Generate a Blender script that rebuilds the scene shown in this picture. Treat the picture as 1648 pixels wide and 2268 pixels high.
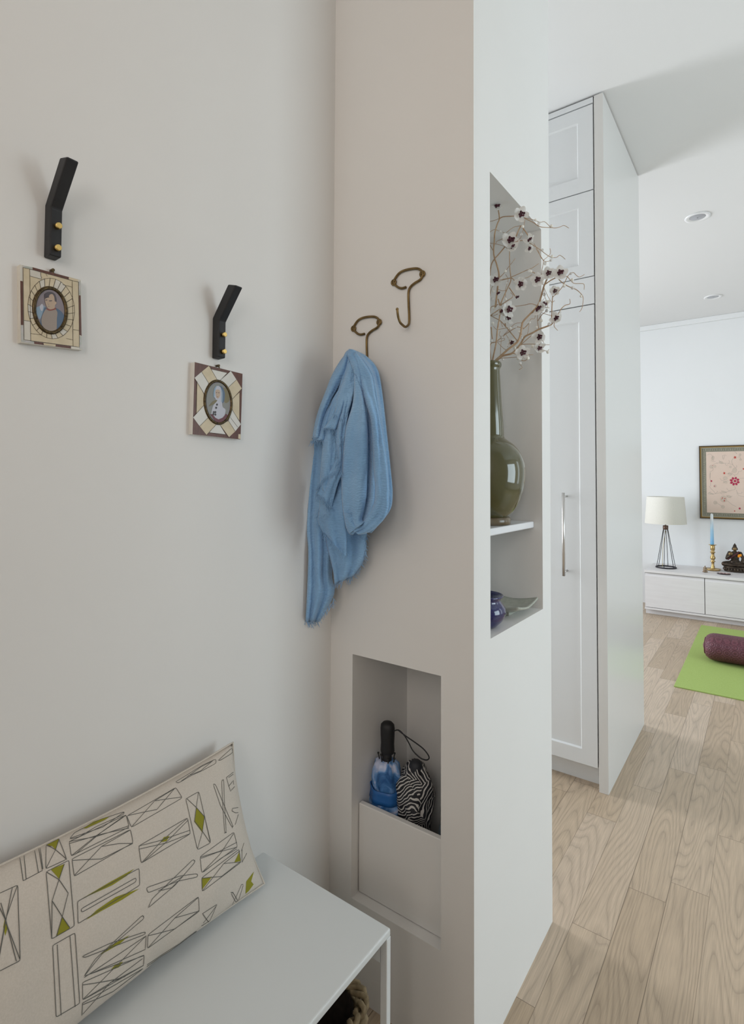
import bpy, bmesh, math, random
from mathutils import Vector, Matrix, noise
random.seed(7)
for o in list(bpy.data.objects): bpy.data.objects.remove(o)
SC = bpy.context.scene
COL = SC.collection
PI = math.pi

# ---------------------------------------------------------------- camera
F, YAW, PITCH, ROLL, PPY, CH = 1189.938, .632003, .0315288, .00533937, 1025.57, 1.132495
Fw = Vector((-math.sin(YAW)*math.cos(PITCH), math.cos(YAW)*math.cos(PITCH), math.sin(PITCH)))
r0 = Vector((math.cos(YAW), math.sin(YAW), 0)); u0 = r0.cross(Fw)
Rt = r0*math.cos(ROLL)+u0*math.sin(ROLL); Up = -r0*math.sin(ROLL)+u0*math.cos(ROLL)
CAM = Vector((0, 0, CH))
cd = bpy.data.cameras.new('camera'); cam = bpy.data.objects.new('camera', cd); COL.objects.link(cam)
m = Matrix((Rt, Up, -Fw)).transposed().to_4x4(); m.translation = CAM
cam.matrix_world = m
cd.sensor_fit = 'AUTO'; cd.sensor_width = 36; cd.lens = F/2268*36
cd.shift_y = -(1134-PPY)/2268; cd.clip_start = .02
SC.camera = cam
SC.view_settings.view_transform = 'Standard'; SC.view_settings.look = 'None'
SC.view_settings.exposure = -0.12; SC.view_settings.gamma = 1; SC.view_settings.use_curve_mapping = False

# ---------------------------------------------------------------- world and lights
w = bpy.data.worlds.new('world'); SC.world = w; w.use_nodes = True
w.node_tree.nodes['Background'].inputs[0].default_value = (.75, .85, 1, 1)
w.node_tree.nodes['Background'].inputs[1].default_value = .6
def area(name, loc, rot, sx, sy, power, col, spread=180):
    l = bpy.data.lights.new(name, 'AREA'); l.shape = 'RECTANGLE'; l.size = sx; l.size_y = sy
    l.energy = power; l.color = col; l.spread = math.radians(spread)
    o = bpy.data.objects.new(name, l); COL.objects.link(o); o.location = loc; o.rotation_euler = rot
    return o
# rot (0, 90deg, 0): shines toward -X ; (0,-90deg,0): toward +X ; size = z extent, size_y = y extent
LIGHTS = [
 ('window_light_right', (2.45, 1.75, 1.25), (0, PI/2, 0), 1.6, 1.5, (31.5, 38, 41.5), 180),
 ('window_light_right_far', (2.45, 3.7, 1.4), (0, PI/2, 0), 2.0, .7, (5, 6, 6.5), 180),
 ('window_light_corridor', (-2.7, 1.76, 1.35), (0, -PI/2, 0), 2.2, .60, (21, 22, 23), 110),
 ('window_light_living', (-3.3, 3.7, 1.35), (0, -PI/2, 0), 2.2, 1.6, (55, 58.5, 63), 120),
 ('entry_door_light', (-.30, -1.2, 1.95), (PI/2, 0, 0), .6, .9, (5.6, 4.8, 4.2), 180),
 ('entry_side_fill', (.45, -1.2, 1.6), (PI/2, 0, 0), .3, .9, (6.2, 6.0, 5.8), 180),  # added fill without a known source, lifts the niche and pillar
]
for nm, loc, rot, sx, sy, pw, spr in LIGHTS:
    mxp = max(pw); area(nm, loc, rot, sx, sy, mxp, tuple(p/mxp for p in pw), spr)

# ---------------------------------------------------------------- helpers
def at(px, py, ax, val):
    d = Fw + Rt*((px-824)/F) - Up*((py-PPY)/F)
    i = 'xyz'.index(ax); return CAM + d*((val-CAM[i])/d[i])
def mat(name, col, rough=.5, metal=0, spec=.5, **kw):
    mt = bpy.data.materials.new(name); mt.use_nodes = True
    b = mt.node_tree.nodes['Principled BSDF']
    b.inputs['Base Color'].default_value = (*col, 1); b.inputs['Roughness'].default_value = rough
    b.inputs['Metallic'].default_value = metal; b.inputs['Specular IOR Level'].default_value = spec
    for k, v in kw.items(): b.inputs[k.replace('_', ' ')].default_value = v
    return mt
def node(mt, t, **kw):
    n = mt.node_tree.nodes.new(t)
    for k, v in kw.items(): setattr(n, k, v)
    return n
def lk(mt, a, b): mt.node_tree.links.new(a, b)
def bsdf(mt): return mt.node_tree.nodes['Principled BSDF']
def noisy(name, c1, c2, scale, rough=.5, bump=0, metal=0, stretch=(1, 1, 1), detail=4, spec=.5, dist=.001, lo=.3, hi=.7):
    mt = mat(name, c1, rough, metal, spec)
    tc = node(mt, 'ShaderNodeTexCoord'); mp = node(mt, 'ShaderNodeMapping'); mp.inputs['Scale'].default_value = stretch
    nz = node(mt, 'ShaderNodeTexNoise'); nz.inputs['Scale'].default_value = scale; nz.inputs['Detail'].default_value = detail
    cr = node(mt, 'ShaderNodeValToRGB'); cr.color_ramp.elements[0].color = (*c1, 1); cr.color_ramp.elements[1].color = (*c2, 1)
    cr.color_ramp.elements[0].position = lo; cr.color_ramp.elements[1].position = hi
    lk(mt, tc.outputs['Object'], mp.inputs[0]); lk(mt, mp.outputs[0], nz.inputs['Vector'])
    lk(mt, nz.outputs['Fac'], cr.inputs[0]); lk(mt, cr.outputs[0], bsdf(mt).inputs['Base Color'])
    if bump:
        bp = node(mt, 'ShaderNodeBump'); bp.inputs['Strength'].default_value = bump; bp.inputs['Distance'].default_value = dist
        lk(mt, nz.outputs['Fac'], bp.inputs['Height']); lk(mt, bp.outputs[0], bsdf(mt).inputs['Normal'])
    return mt
def link(name, me, mats, parent=None, smooth=False):
    o = bpy.data.objects.new(name, me); COL.objects.link(o)
    for mm in (mats if isinstance(mats, (list, tuple)) else [mats]): me.materials.append(mm)
    if parent:
        o.parent = parent; bpy.context.view_layer.update(); o.matrix_parent_inverse = parent.matrix_world.inverted()
    if smooth:
        for p in me.polygons: p.use_smooth = True
    return o
def ob(name, bm, mats, parent=None, smooth=False, bevel=0, seg=2, auto=False):
    me = bpy.data.meshes.new(name); bm.to_mesh(me); bm.free()
    o = link(name, me, mats, parent, smooth)
    if bevel:
        md = o.modifiers.new('bevel', 'BEVEL'); md.width = bevel; md.segments = seg; md.limit_method = 'ANGLE'
    return o
def box(bm, x0, x1, y0, y1, z0, z1, mi=0):
    x0, x1 = sorted((x0, x1)); y0, y1 = sorted((y0, y1)); z0, z1 = sorted((z0, z1))
    v = [bm.verts.new(p) for p in ((x0,y0,z0),(x1,y0,z0),(x1,y1,z0),(x0,y1,z0),(x0,y0,z1),(x1,y0,z1),(x1,y1,z1),(x0,y1,z1))]
    for f in ((0,3,2,1),(4,5,6,7),(0,1,5,4),(1,2,6,5),(2,3,7,6),(3,0,4,7)):
        bm.faces.new([v[i] for i in f]).material_index = mi
def B(*a, bm=None):
    bm = bm or bmesh.new(); box(bm, *a); return bm
def lathe(bm, prof, c, n=32, mi=0, caps=True, sx=1, sy=1, fn=None):
    rings = []
    for (r, z) in prof:
        ring = []
        for k in range(n):
            a = 2*PI*k/n; rr = r*(fn(a, z) if fn else 1)
            ring.append(bm.verts.new((c[0]+rr*math.cos(a)*sx, c[1]+rr*math.sin(a)*sy, c[2]+z)))
        rings.append(ring)
    for i in range(len(rings)-1):
        for k in range(n):
            f = bm.faces.new((rings[i][k], rings[i][(k+1) % n], rings[i+1][(k+1) % n], rings[i+1][k])); f.material_index = mi; f.smooth = True
    if caps:
        f = bm.faces.new(list(reversed(rings[0]))); f.material_index = mi
        f = bm.faces.new(rings[-1]); f.material_index = mi
def cat(pts, k=4):
    pts = [Vector(p) for p in pts]
    if len(pts) < 3: return pts
    out = []
    for i in range(len(pts)-1):
        p0 = pts[max(i-1, 0)]; p1 = pts[i]; p2 = pts[i+1]; p3 = pts[min(i+2, len(pts)-1)]
        for j in range(k):
            t = j/k
            out.append(.5*((2*p1)+(p2-p0)*t+(2*p0-5*p1+4*p2-p3)*t*t+(3*p1-p0-3*p2+p3)*t**3))
    out.append(pts[-1]); return out
def tube(bm, pts, r, n=8, mi=0, closed=False, cap=True):
    rr = r if isinstance(r, (list, tuple)) else [r]*len(pts)
    if len(rr) != len(pts): rr = [rr[0]+(rr[-1]-rr[0])*i/(len(pts)-1) for i in range(len(pts))]
    rings = []; N = len(pts); prev = None
    for i, p in enumerate(pts):
        a = pts[(i-1) % N] if (closed or i > 0) else p
        b = pts[(i+1) % N] if (closed or i < N-1) else p
        t = (Vector(b)-Vector(a)).normalized()
        if prev is None:
            u = t.cross(Vector((0, 0, 1)));
            if u.length < .1: u = t.cross(Vector((1, 0, 0)))
        else: u = prev - t*prev.dot(t)
        u.normalize(); prev = u; v = t.cross(u)
        rings.append([bm.verts.new(Vector(p)+(u*math.cos(2*PI*k/n)+v*math.sin(2*PI*k/n))*rr[i]) for k in range(n)])
    for i in range(N if closed else N-1):
        A = rings[i]; Bq = rings[(i+1) % N]
        for k in range(n):
            f = bm.faces.new((A[k], A[(k+1) % n], Bq[(k+1) % n], Bq[k])); f.material_index = mi; f.smooth = True
    if cap and not closed:
        bm.faces.new(list(reversed(rings[0]))).material_index = mi; bm.faces.new(rings[-1]).material_index = mi
def ball(bm, c, r, s=(1, 1, 1), mi=0, seg=12, rings=8, rot=None):
    res = bmesh.ops.create_uvsphere(bm, u_segments=seg, v_segments=rings, radius=r)
    M = Matrix.Diagonal((*s, 1))
    if rot is not None: M = rot.to_4x4() @ M
    M = Matrix.Translation(c) @ M
    bmesh.ops.transform(bm, matrix=M, verts=res['verts'])
    for v in res['verts']:
        for f in v.link_faces: f.material_index = mi; f.smooth = True
def tag(o, label=None, cat_=None, group=None, kind=None):
    if label: o['label'] = label
    if cat_: o['category'] = cat_
    if group: o['group'] = group
    if kind: o['kind'] = kind
    return o
def thing(name, loc, label, cat_, group=None):
    o = bpy.data.objects.new(name, None); COL.objects.link(o); o.location = loc; o.empty_display_size = .02
    bpy.context.view_layer.update()
    return tag(o, label, cat_, group)
def struct(name, bm, mt, **k):
    o = ob(name, bm, mt, **k); o['kind'] = 'structure'; return o
def copy_tree(o, d, parent=None):
    c = o.copy(); COL.objects.link(c)
    if parent is None: c.location = o.location+Vector(d)
    else: c.parent = parent; c.matrix_parent_inverse = o.matrix_parent_inverse.copy()
    for ch in [x for x in bpy.data.objects if x.parent == o]: copy_tree(ch, d, c)
    return c

# a drawing on a surface: pixels of the photograph's frame -> points on the surface
def draw(bm, S, items, n, step=6, lift=.0003):
    """items: (mat index, 'f' or 'l', level, pts, width)"""
    for it in items:
        mi, kind, lev, pts = it[:4]; off = n*lift*lev
        if kind == 'f':
            b2 = bmesh.new(); vs = [b2.verts.new((p[0], p[1], 0)) for p in pts]
            b2.faces.new(vs); bmesh.ops.triangulate(b2, faces=b2.faces[:])
            for _ in range(4):
                es = [e for e in b2.edges if e.calc_length() > step]
                if not es: break
                bmesh.ops.subdivide_edges(b2, edges=es, cuts=1); bmesh.ops.triangulate(b2, faces=[f for f in b2.faces if len(f.verts) > 3])
            mp = {v: bm.verts.new(S(v.co.x, v.co.y)+off) for v in b2.verts}
            for f in b2.faces:
                q = [mp[v] for v in f.verts]
                nn = (q[1].co-q[0].co).cross(q[2].co-q[0].co)
                if nn.dot(n) < 0: q.reverse()
                try: bm.faces.new(q).material_index = mi
                except ValueError: pass
            b2.free()
        else:
            wd = it[4]/2; P = []
            for i in range(len(pts)-1):
                a, b = Vector(pts[i]), Vector(pts[i+1]); k = max(1, int((b-a).length/step))
                P += [a+(b-a)*j/k for j in range(k)]
            P.append(Vector(pts[-1])); W = [S(q.x, q.y)+off for q in P]
            L = []
            for i in range(len(W)):
                t = (W[min(i+1, len(W)-1)]-W[max(i-1, 0)]).normalized(); s = n.cross(t).normalized()*wd
                L.append((bm.verts.new(W[i]-s), bm.verts.new(W[i]+s)))
            for i in range(len(L)-1):
                f = bm.faces.new((L[i][0], L[i+1][0], L[i+1][1], L[i][1])); f.material_index = mi
def ell(cx, cy, rx, ry, rot=0, n=28, a0=0, a1=2*PI):
    o = []
    for k in range(n):
        a = a0+(a1-a0)*k/(n if abs(a1-a0-2*PI) < 1e-6 else n-1)
        x, y = rx*math.cos(a), ry*math.sin(a)
        o.append((cx+x*math.cos(rot)-y*math.sin(rot), cy+x*math.sin(rot)+y*math.cos(rot)))
    return o

# ---------------------------------------------------------------- materials
wallm = noisy('wall_paint', (.80, .785, .76), (.815, .80, .775), 3, .6, .04, spec=.3)
brightm = noisy('wall_paint_white', (.83, .84, .84), (.84, .85, .85), 3, .5, .03, spec=.3)
ceilm = mat('ceiling_paint', (.82, .82, .815), .8)
cabm = mat('cabinet_lacquer', (.755, .77, .775), .28)
gapm = mat('shadow_gap', (.04, .035, .03), .8)
benchm = mat('bench_powder_coat', (.74, .775, .78), .38)
steel = mat('brushed_steel', (.62, .60, .58), .3, 1)
brass = mat('polished_brass', (.80, .56, .20), .25, 1)
antique = noisy('antique_brass', (.13, .085, .035), (.27, .185, .08), 60, .38, metal=.85)
blackw = noisy('black_stained_wood', (.008, .008, .010), (.016, .016, .018), 40, .55, stretch=(1, 1, .1))
blackp = mat('black_plastic', (.012, .012, .014), .55)

def floor_mat():
    mt = mat('oak_planks', (.5, .4, .3), .42); nt = mt.node_tree
    tc = node(mt, 'ShaderNodeTexCoord'); sp = node(mt, 'ShaderNodeSeparateXYZ'); lk(mt, tc.outputs['Object'], sp.inputs[0])
    def M(op, a, b=None, c=None):
        n = node(mt, 'ShaderNodeMath', operation=op)
        for i, v in enumerate((a, b, c)):
            if v is None: continue
            if isinstance(v, (int, float)): n.inputs[i].default_value = v
            else: lk(mt, v, n.inputs[i])
        return n.outputs[0]
    W = .0922; X = sp.outputs[0]; Y = sp.outputs[1]
    ux = M('DIVIDE', M('ADD', X, .5085+W*60), W); ix = M('FLOOR', ux); fx = M('FRACT', ux)
    wn = node(mt, 'ShaderNodeTexWhiteNoise', noise_dimensions='1D'); lk(mt, ix, wn.inputs['W'])
    uy = M('ADD', M('DIVIDE', Y, .78), M('MULTIPLY', wn.outputs[0], 7.3)); iy = M('FLOOR', uy); fy = M('FRACT', uy)
    cb = node(mt, 'ShaderNodeCombineXYZ'); lk(mt, ix, cb.inputs[0]); lk(mt, iy, cb.inputs[1])
    w2 = node(mt, 'ShaderNodeTexWhiteNoise', noise_dimensions='2D'); lk(mt, cb.outputs[0], w2.inputs['Vector'])
    rnd = w2.outputs['Value']
    # grain field
    g = node(mt, 'ShaderNodeCombineXYZ')
    lk(mt, M('ADD', M('MULTIPLY', X, 11), M('MULTIPLY', rnd, 37)), g.inputs[0])
    lk(mt, M('ADD', M('MULTIPLY', Y, 1.15), M('MULTIPLY', rnd, 91)), g.inputs[1])
    nz = node(mt, 'ShaderNodeTexNoise'); nz.inputs['Scale'].default_value = 1; nz.inputs['Detail'].default_value = 1.2; nz.inputs['Roughness'].default_value = .35
    lk(mt, g.outputs[0], nz.inputs['Vector'])
    ring = M('FRACT', M('MULTIPLY', nz.outputs['Fac'], 20))
    cr = node(mt, 'ShaderNodeValToRGB'); e = cr.color_ramp.elements
    e[0].position = 0; e[0].color = (.2, .2, .2, 1); e[1].position = 1; e[1].color = (.55, .55, .55, 1)
    e.new(.16).color = (.75, .75, .75, 1); e.new(.55).color = (1, 1, 1, 1)
    lk(mt, ring, cr.inputs[0])
    # pores
    g2 = node(mt, 'ShaderNodeCombineXYZ'); lk(mt, M('MULTIPLY', X, 420), g2.inputs[0]); lk(mt, M('MULTIPLY', Y, 14), g2.inputs[1]); lk(mt, M('MULTIPLY', rnd, 50), g2.inputs[2])
    n2 = node(mt, 'ShaderNodeTexNoise'); n2.inputs['Scale'].default_value = 1; n2.inputs['Detail'].default_value = 2; lk(mt, g2.outputs[0], n2.inputs['Vector'])
    base = node(mt, 'ShaderNodeValToRGB'); e = base.color_ramp.elements
    e[0].color = (.475, .36, .25, 1); e[1].color = (.60, .475, .36, 1); e.new(.5).color = (.545, .42, .30, 1)
    lk(mt, rnd, base.inputs[0])
    dk = node(mt, 'ShaderNodeMix', data_type='RGBA', blend_type='MULTIPLY'); dk.inputs['Factor'].default_value = .36
    lk(mt, base.outputs[0], dk.inputs[6]); lk(mt, cr.outputs[0], dk.inputs[7])
    mr = node(mt, 'ShaderNodeMapRange'); mr.inputs[1].default_value = .3; mr.inputs[2].default_value = .65; mr.inputs[3].default_value = .86; mr.inputs[4].default_value = 1.04
    lk(mt, n2.outputs['Fac'], mr.inputs[0])
    d2 = node(mt, 'ShaderNodeMix', data_type='RGBA', blend_type='MULTIPLY'); d2.inputs['Factor'].default_value = 1
    lk(mt, dk.outputs[2], d2.inputs[6]); lk(mt, mr.outputs[0], d2.inputs[7])
    # seams: long joints and butt joints
    sx = M('LESS_THAN', M('MINIMUM', fx, M('SUBTRACT', 1, fx)), M('ADD', .004, M('MULTIPLY', wn.outputs[0], .008)))
    sy = M('LESS_THAN', M('MINIMUM', fy, M('SUBTRACT', 1, fy)), .0009)
    seam = M('MAXIMUM', sx, sy)
    mx = node(mt, 'ShaderNodeMix', data_type='RGBA'); lk(mt, M('MULTIPLY', seam, .75), mx.inputs['Factor'])
    lk(mt, d2.outputs[2], mx.inputs[6]); mx.inputs[7].default_value = (.10, .07, .045, 1)
    lk(mt, mx.outputs[2], bsdf(mt).inputs['Base Color'])
    return mt
floorm = floor_mat()

# ---------------------------------------------------------------- setting
XL, YF, XP, YB, ZC = -.8192, .9611, -.458, 1.4223, 2.6
struct('floor', B(-4, 2.6, -1.4, 5.7, -.05, 0), floorm)
struct('ceiling', B(-4, 2.6, -1.4, 5.7, ZC, ZC+.05), ceilm)
struct('wall_left', B(XL-.1, XL, -1.3, YB, 0, ZC), wallm)
NX0, NX1, NZ0, NZ1, NYB = -.755, -.5296, .2061, .7409, 1.19
SY0, SY1, SZ0, SZ1, SXB = 1.039, 1.359, .8094, 1.7814, -.67
bm = bmesh.new()
box(bm, XL, XP, YF, YB, 0, NZ0)
box(bm, XL, NX0, YF, YB, NZ0, NZ1); box(bm, NX1, XP, YF, YB, NZ0, NZ1); box(bm, NX0, NX1, NYB, YB, NZ0, NZ1)
box(bm, XL, XP, YF, YB, NZ1, SZ0)
box(bm, XL, XP, YF, SY0, SZ0, SZ1); box(bm, XL, XP, SY1, YB, SZ0, SZ1); box(bm, XL, SXB, SY0, SY1, SZ0, SZ1)
box(bm, XL, XP, YF, YB, SZ1, ZC)
struct('wall_middle', bm, wallm)
struct('wall_corridor', B(-3, XL-.1, YB-.1, YB, 0, ZC), wallm)
struct('wall_far_left', B(-4.1, -4, -1.4, 5.7, 0, ZC), wallm)
struct('wall_back', B(-4, 2.6, 5.6, 5.7, 0, ZC), brightm)
struct('wall_front', B(XL, .62, -1.4, -1.3, 0, ZC), wallm)
struct('wall_entry_blocker', B(.62, .72, -1.4, 1.0, 0, ZC), wallm)  # unseen wall added to keep right window light off the left wall
struct('wall_right', B(2.5, 2.6, .9, 5.6, 0, ZC), wallm)
struct('trim_1', B(-4, 2.5, 5.575, 5.6, 2.555, ZC), brightm, bevel=.004)

# ---------------------------------------------------------------- bench
t = thing('bench', (-.64, .2, 0), 'white metal bench with thin square legs along the left wall', 'bench')
BX0, BX1, BY1, BZ = -.787, -.4913, .7288, .42
ob('bench_top', B(BX0, BX1, -.45, BY1, BZ-.012, BZ), benchm, t, bevel=.003, seg=3)
bm = bmesh.new()
box(bm, BX0+.0135, BX1-.0135, BY1-.0105, BY1-.0065, BZ-.054, BZ-.0125); ob('apron', bm, benchm, t)
ob('apron', B(BX0+.02, BX1-.02, -.434, -.430, BZ-.06, BZ-.0125), benchm, t)
for (x0, x1) in ((BX1-.013, BX1), (BX0, BX0+.013)):
    for (y0, y1) in ((BY1-.011, BY1), (-.45, -.439)):
        ob('leg', B(x0, x1, y0, y1, 0, BZ-.012), benchm, t, bevel=.0015)

# ---------------------------------------------------------------- basket
def rrect(x0, x1, y0, y1, r, n=6):
    o = []
    for cx, cy, a in ((x1-r, y1-r, 0), (x0+r, y1-r, PI/2), (x0+r, y0+r, PI), (x1-r, y0+r, 1.5*PI)):
        for k in range(n+1): o.append((cx+r*math.cos(a+PI/2*k/n), cy+r*math.sin(a+PI/2*k/n)))
    return o
def resamp(P, step):
    P = [Vector(p) for p in P]; P.append(P[0]); d = [0]
    for i in range(len(P)-1): d.append(d[-1]+(P[i+1]-P[i]).length)
    n = int(d[-1]/step)//2*2; out = []; j = 0
    for i in range(n):
        s = d[-1]*i/n
        while d[j+1] < s: j += 1
        out.append(P[j].lerp(P[j+1], (s-d[j])/(d[j+1]-d[j])))
    return out
grassm = noisy('woven_seagrass', (.13, .09, .04), (.34, .26, .15), 70, .75, .5, stretch=(1, 1, 2))
t = thing('basket', (-.66, .58, 0), 'woven seagrass basket with dark lining under the bench', 'basket')
KX0, KX1, KY0, KY1, KZ = -.775, -.5386, .42, .741, .28
bm = bmesh.new(); base = resamp(rrect(KX0, KX1, KY0, KY1, .035), .008); n = len(base)
cx, cy = (KX0+KX1)/2, (KY0+KY1)/2
for row in range(20):
    z = .012+row*.0128; sc = 1-.08*(1-row/19); pts = []
    for i, p in enumerate(base):
        ph = (i//4+row) % 2; q = math.sin(PI*(i % 4+.5)/4)*(1 if ph else -1)*.004
        nv = Vector((p.x-cx, p.y-cy)); nv.normalize()
        pts.append(Vector((cx+(p.x-cx)*sc+nv.x*q, cy+(p.y-cy)*sc+nv.y*q, z+q*.25)))
    tube(bm, pts, [.0072 if i % 4 in (1, 2) else .0055 for i in range(n)], 6, closed=True)
ob('woven_body', bm, grassm, t, smooth=True)
bm = bmesh.new()
for s in (0, 1, 2):
    tube(bm, [Vector((p.x+.006*math.cos(i*.9+s*2.1)*(1 if p.x > cx else -1), p.y+.005*math.cos(i*.9+s*2.1)*(1 if p.y > cy else -1), KZ-.005+.005*math.sin(i*1.1+s*2.1))) for i, p in enumerate(base)], (.0048), 6, closed=True)
tag(ob('braided_rim', bm, grassm, t, smooth=True), 'braided rim of twisted grass')
bm = bmesh.new(); inn = rrect(KX0+.012, KX1-.012, KY0+.012, KY1-.012, .03)
vt = [bm.verts.new((x, y, KZ-.008)) for x, y in inn]; vb = [bm.verts.new((cx+(x-cx)*.9, cy+(y-cy)*.9, .03)) for x, y in inn]
for i in range(len(inn)): bm.faces.new((vt[i], vt[(i+1) % len(inn)], vb[(i+1) % len(inn)], vb[i]))
bm.faces.new(vb)
tag(ob('lining', bm, noisy('dark_lining', (.012, .008, .006), (.03, .02, .015), 80, .95), t), 'dark brown fabric lining')

# ---------------------------------------------------------------- cushion
linen = noisy('natural_linen', (.60, .545, .475), (.66, .60, .53), 500, .9, .15, spec=.1, dist=.0005)
inkm = mat('grey_ink', (.12, .12, .11), .9, spec=.1); olive = mat('olive_print', (.29, .275, .035), .9, spec=.1)
PTR, PBR = Vector((-.787, .652, .655)), Vector((-.713, .664, .430)); LY = -.53
PN = (PTR-PBR).cross(Vector((0, 1, 0))).normalized()
if PN.x < 0: PN = -PN
def pil(u, v, side=1):   # u 0..1 from right end to the left, v 0..1 from top to bottom
    p = PTR.lerp(PBR, v)+Vector((0, LY*u, 0))
    eu, ev = 4*u*(1-u), 4*v*(1-v)
    pin = .016
    p += Vector((0, -1, 0))*pin*(1-2*u)*(1-ev*0)*ev*abs(1-2*u)**3
    p += (PBR-PTR).normalized()*.012*(1-2*v)*eu*abs(1-2*v)**3
    th = (max(0, 1-abs(2*u-1)**3.2)**.5)*(max(0, 1-abs(2*v-1)**2.4)**.62)
    wr = noise.noise(Vector((u*7, v*4, 3)))*.006*th+noise.noise(Vector((u*16, v*5, 9)))*.0022*th + .0035*math.sin(u*34+v*3)*math.exp(-v*9)*th - .005*math.exp(-((u-.36-.02*v)/.03)**2)*math.exp(-((v-.95)/.18)**2)
    if side > 0: return p+PN*(.044*th+wr)
    return p-PN*(.020*th)
def pil_hit(px, py):
    d = Fw + Rt*((px-824)/F) - Up*((py-PPY)/F); off = .04
    for _ in range(10):
        tt = (PTR+PN*off-CAM).dot(PN)/d.dot(PN); P = CAM+d*tt
        q = P-PTR; e2 = (PBR-PTR); dy = Vector((0, 1, 0)); h = e2-dy*e2.dot(dy)
        v = q.dot(h.normalized())/h.length; u = (q-e2*v).y/LY
        u = min(max(u, .004), .996); v = min(max(v, .004), .996)
        S = pil(u, v); off = (S-PTR).dot(PN)
    return S
t = thing('cushion', (-.74, .39, .42), 'cream linen lumbar cushion printed with grey outlines and olive shapes, leaning on the wall', 'cushion')
bm = bmesh.new(); NU, NV = 72, 36
for side in (1, -1):
    g = [[bm.verts.new(pil(i/NU, j/NV, side)) for j in range(NV+1)] for i in range(NU+1)]
    for i in range(NU):
        for j in range(NV):
            q = (g[i][j], g[i][j+1], g[i+1][j+1], g[i+1][j]); f = bm.faces.new(q if side < 0 else q[::-1]); f.smooth = True
bmesh.ops.remove_doubles(bm, verts=bm.verts, dist=1e-5)
K = 2.658
def pc(L): return [(x/K, 1620+y/K) for x, y in L]
def rq(L, r=7):   # closed rounded polygon outline
    L = [Vector(p) for p in L]; o = []
    for i in range(len(L)):
        a, b, c = L[i-1], L[i], L[(i+1) % len(L)]
        p = b+(a-b).normalized()*r; q = b+(c-b).normalized()*r
        o += [p, b.lerp(p.lerp(q, .5), .35), q]
    o.append(o[0]); return [(v.x, v.y) for v in o]
LN = []
def ln(L, closed=False, r=14):
    LN.append((1, 'l', 2, pc(rq(L, r) if closed else L), .00075))
def fl(L): LN.append((2, 'f', 1, pc(L)))
# outlines traced from the print
ln([(1045,280),(1025,270),(1090,235),(1190,180),(1270,150),(1275,175),(1190,215),(1120,240)],True); ln([(1285,160),(1370,92),(1378,120),(1300,160)],True)
ln([(1060,270),(1180,190),(1240,165)]); ln([(1100,240),(1180,215),(1250,160)])
ln([(740,470),(1030,308),(1072,380),(770,552)],True); ln([(745,465),(900,448),(1000,440)],0) if 0 else None
ln([(745,468),(920,445),(1025,312)]); ln([(772,548),(905,385),(1068,375)]); ln([(905,385),(1028,312)])
ln([(1093,388),(1172,345),(1247,650),(1165,695)],True); ln([(1097,385),(1155,440),(1210,500),(1243,645)]); ln([(1170,350),(1147,525),(1200,590),(1240,648)]); ln([(1165,690),(1195,590),(1208,500)])
fl([(1160,442),(1209,500),(1194,590),(1147,530)])
ln([(1260,300),(1275,303),(1390,545),(1385,555),(1310,430)],True); ln([(1315,280),(1328,272),(1345,585),(1335,590)],True)
ln([(1345,262),(1392,228)]); ln([(1345,262),(1375,340),(1405,310)]); ln([(1360,262),(1392,240)]); ln([(1365,310),(1395,275),(1398,300)])
ln([(1385,455),(1390,440),(1430,430)]); ln([(1385,455),(1410,465),(1430,460)]); ln([(1405,535),(1430,470)])
ln([(815,672),(1105,505),(1123,600),(830,775)],True); ln([(815,672),(945,640),(1118,580)]); ln([(835,770),(945,650),(1100,512)]); ln([(820,690),(980,655),(1120,600)]); ln([(845,765),(990,640),(1108,520)])
fl([(945,648),(965,620),(998,614),(980,645),(940,652)])
ln([(400,590),(430,545),(580,470),(725,435),(722,455),(560,520),(455,585)],True); ln([(405,585),(600,530),(720,440)])
ln([(400,610),(735,460),(757,548),(415,715)],True); ln([(400,610),(560,595),(755,540)]); ln([(420,710),(560,590),(735,465)]); ln([(402,625),(600,580),(757,555)]); ln([(440,705),(600,560),(720,470)])
fl([(480,522),(540,480),(640,455),(610,478),(545,505),(500,524)])
ln([(420,735),(765,565),(782,650),(435,848)],True); ln([(423,745),(595,745),(780,655)]); ln([(438,840),(595,665),(765,568)]); ln([(595,665),(700,652),(780,655)])
ln([(105,668),(132,862),(245,800),(215,612)]); ln([(130,655),(150,850)]); ln([(192,630),(222,812)]); ln([(225,615),(248,790)])
ln([(262,612),(335,575),(388,735),(265,790)],True); ln([(262,612),(320,660),(388,735)]); ln([(338,580),(320,660),(268,785)])
fl([(255,606),(330,575),(338,582),(320,658),(300,630),(262,615)])
ln([(268,810),(402,742),(437,1145),(303,1222)],True); ln([(270,812),(345,865),(400,950),(365,1090),(330,1210)]); ln([(375,765),(345,865),(305,995),(365,1090),(410,1155)]); ln([(305,995),(303,1220)])
fl([(295,795),(378,765),(347,862)]); fl([(365,1092),(410,1158),(328,1208)])
ln([(308,1260),(440,1185),(470,1610),(330,1690)],True); ln([(335,1255),(360,1680)]); ln([(410,1200),(443,1632)])
ln([(-60,960),(100,888),(115,1350),(-60,1440)],True); ln([(68,905),(-20,1380)]); ln([(98,892),(30,1100),(-30,1420)]); ln([(-40,960),(25,1100),(92,1355)]); ln([(0,1000),(40,1150),(112,1340)])
fl([(25,1100),(42,1150),(27,1205),(15,1150)])
ln([(455,1000),(818,805),(822,905),(458,1132)],True); ln([(475,1045),(800,860),(800,885),(480,1065)],True)
fl([(480,985),(640,890),(790,808),(745,850),(660,905),(560,950)]); fl([(505,1110),(570,1050),(680,975),(820,925),(720,990),(600,1055)])
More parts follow.
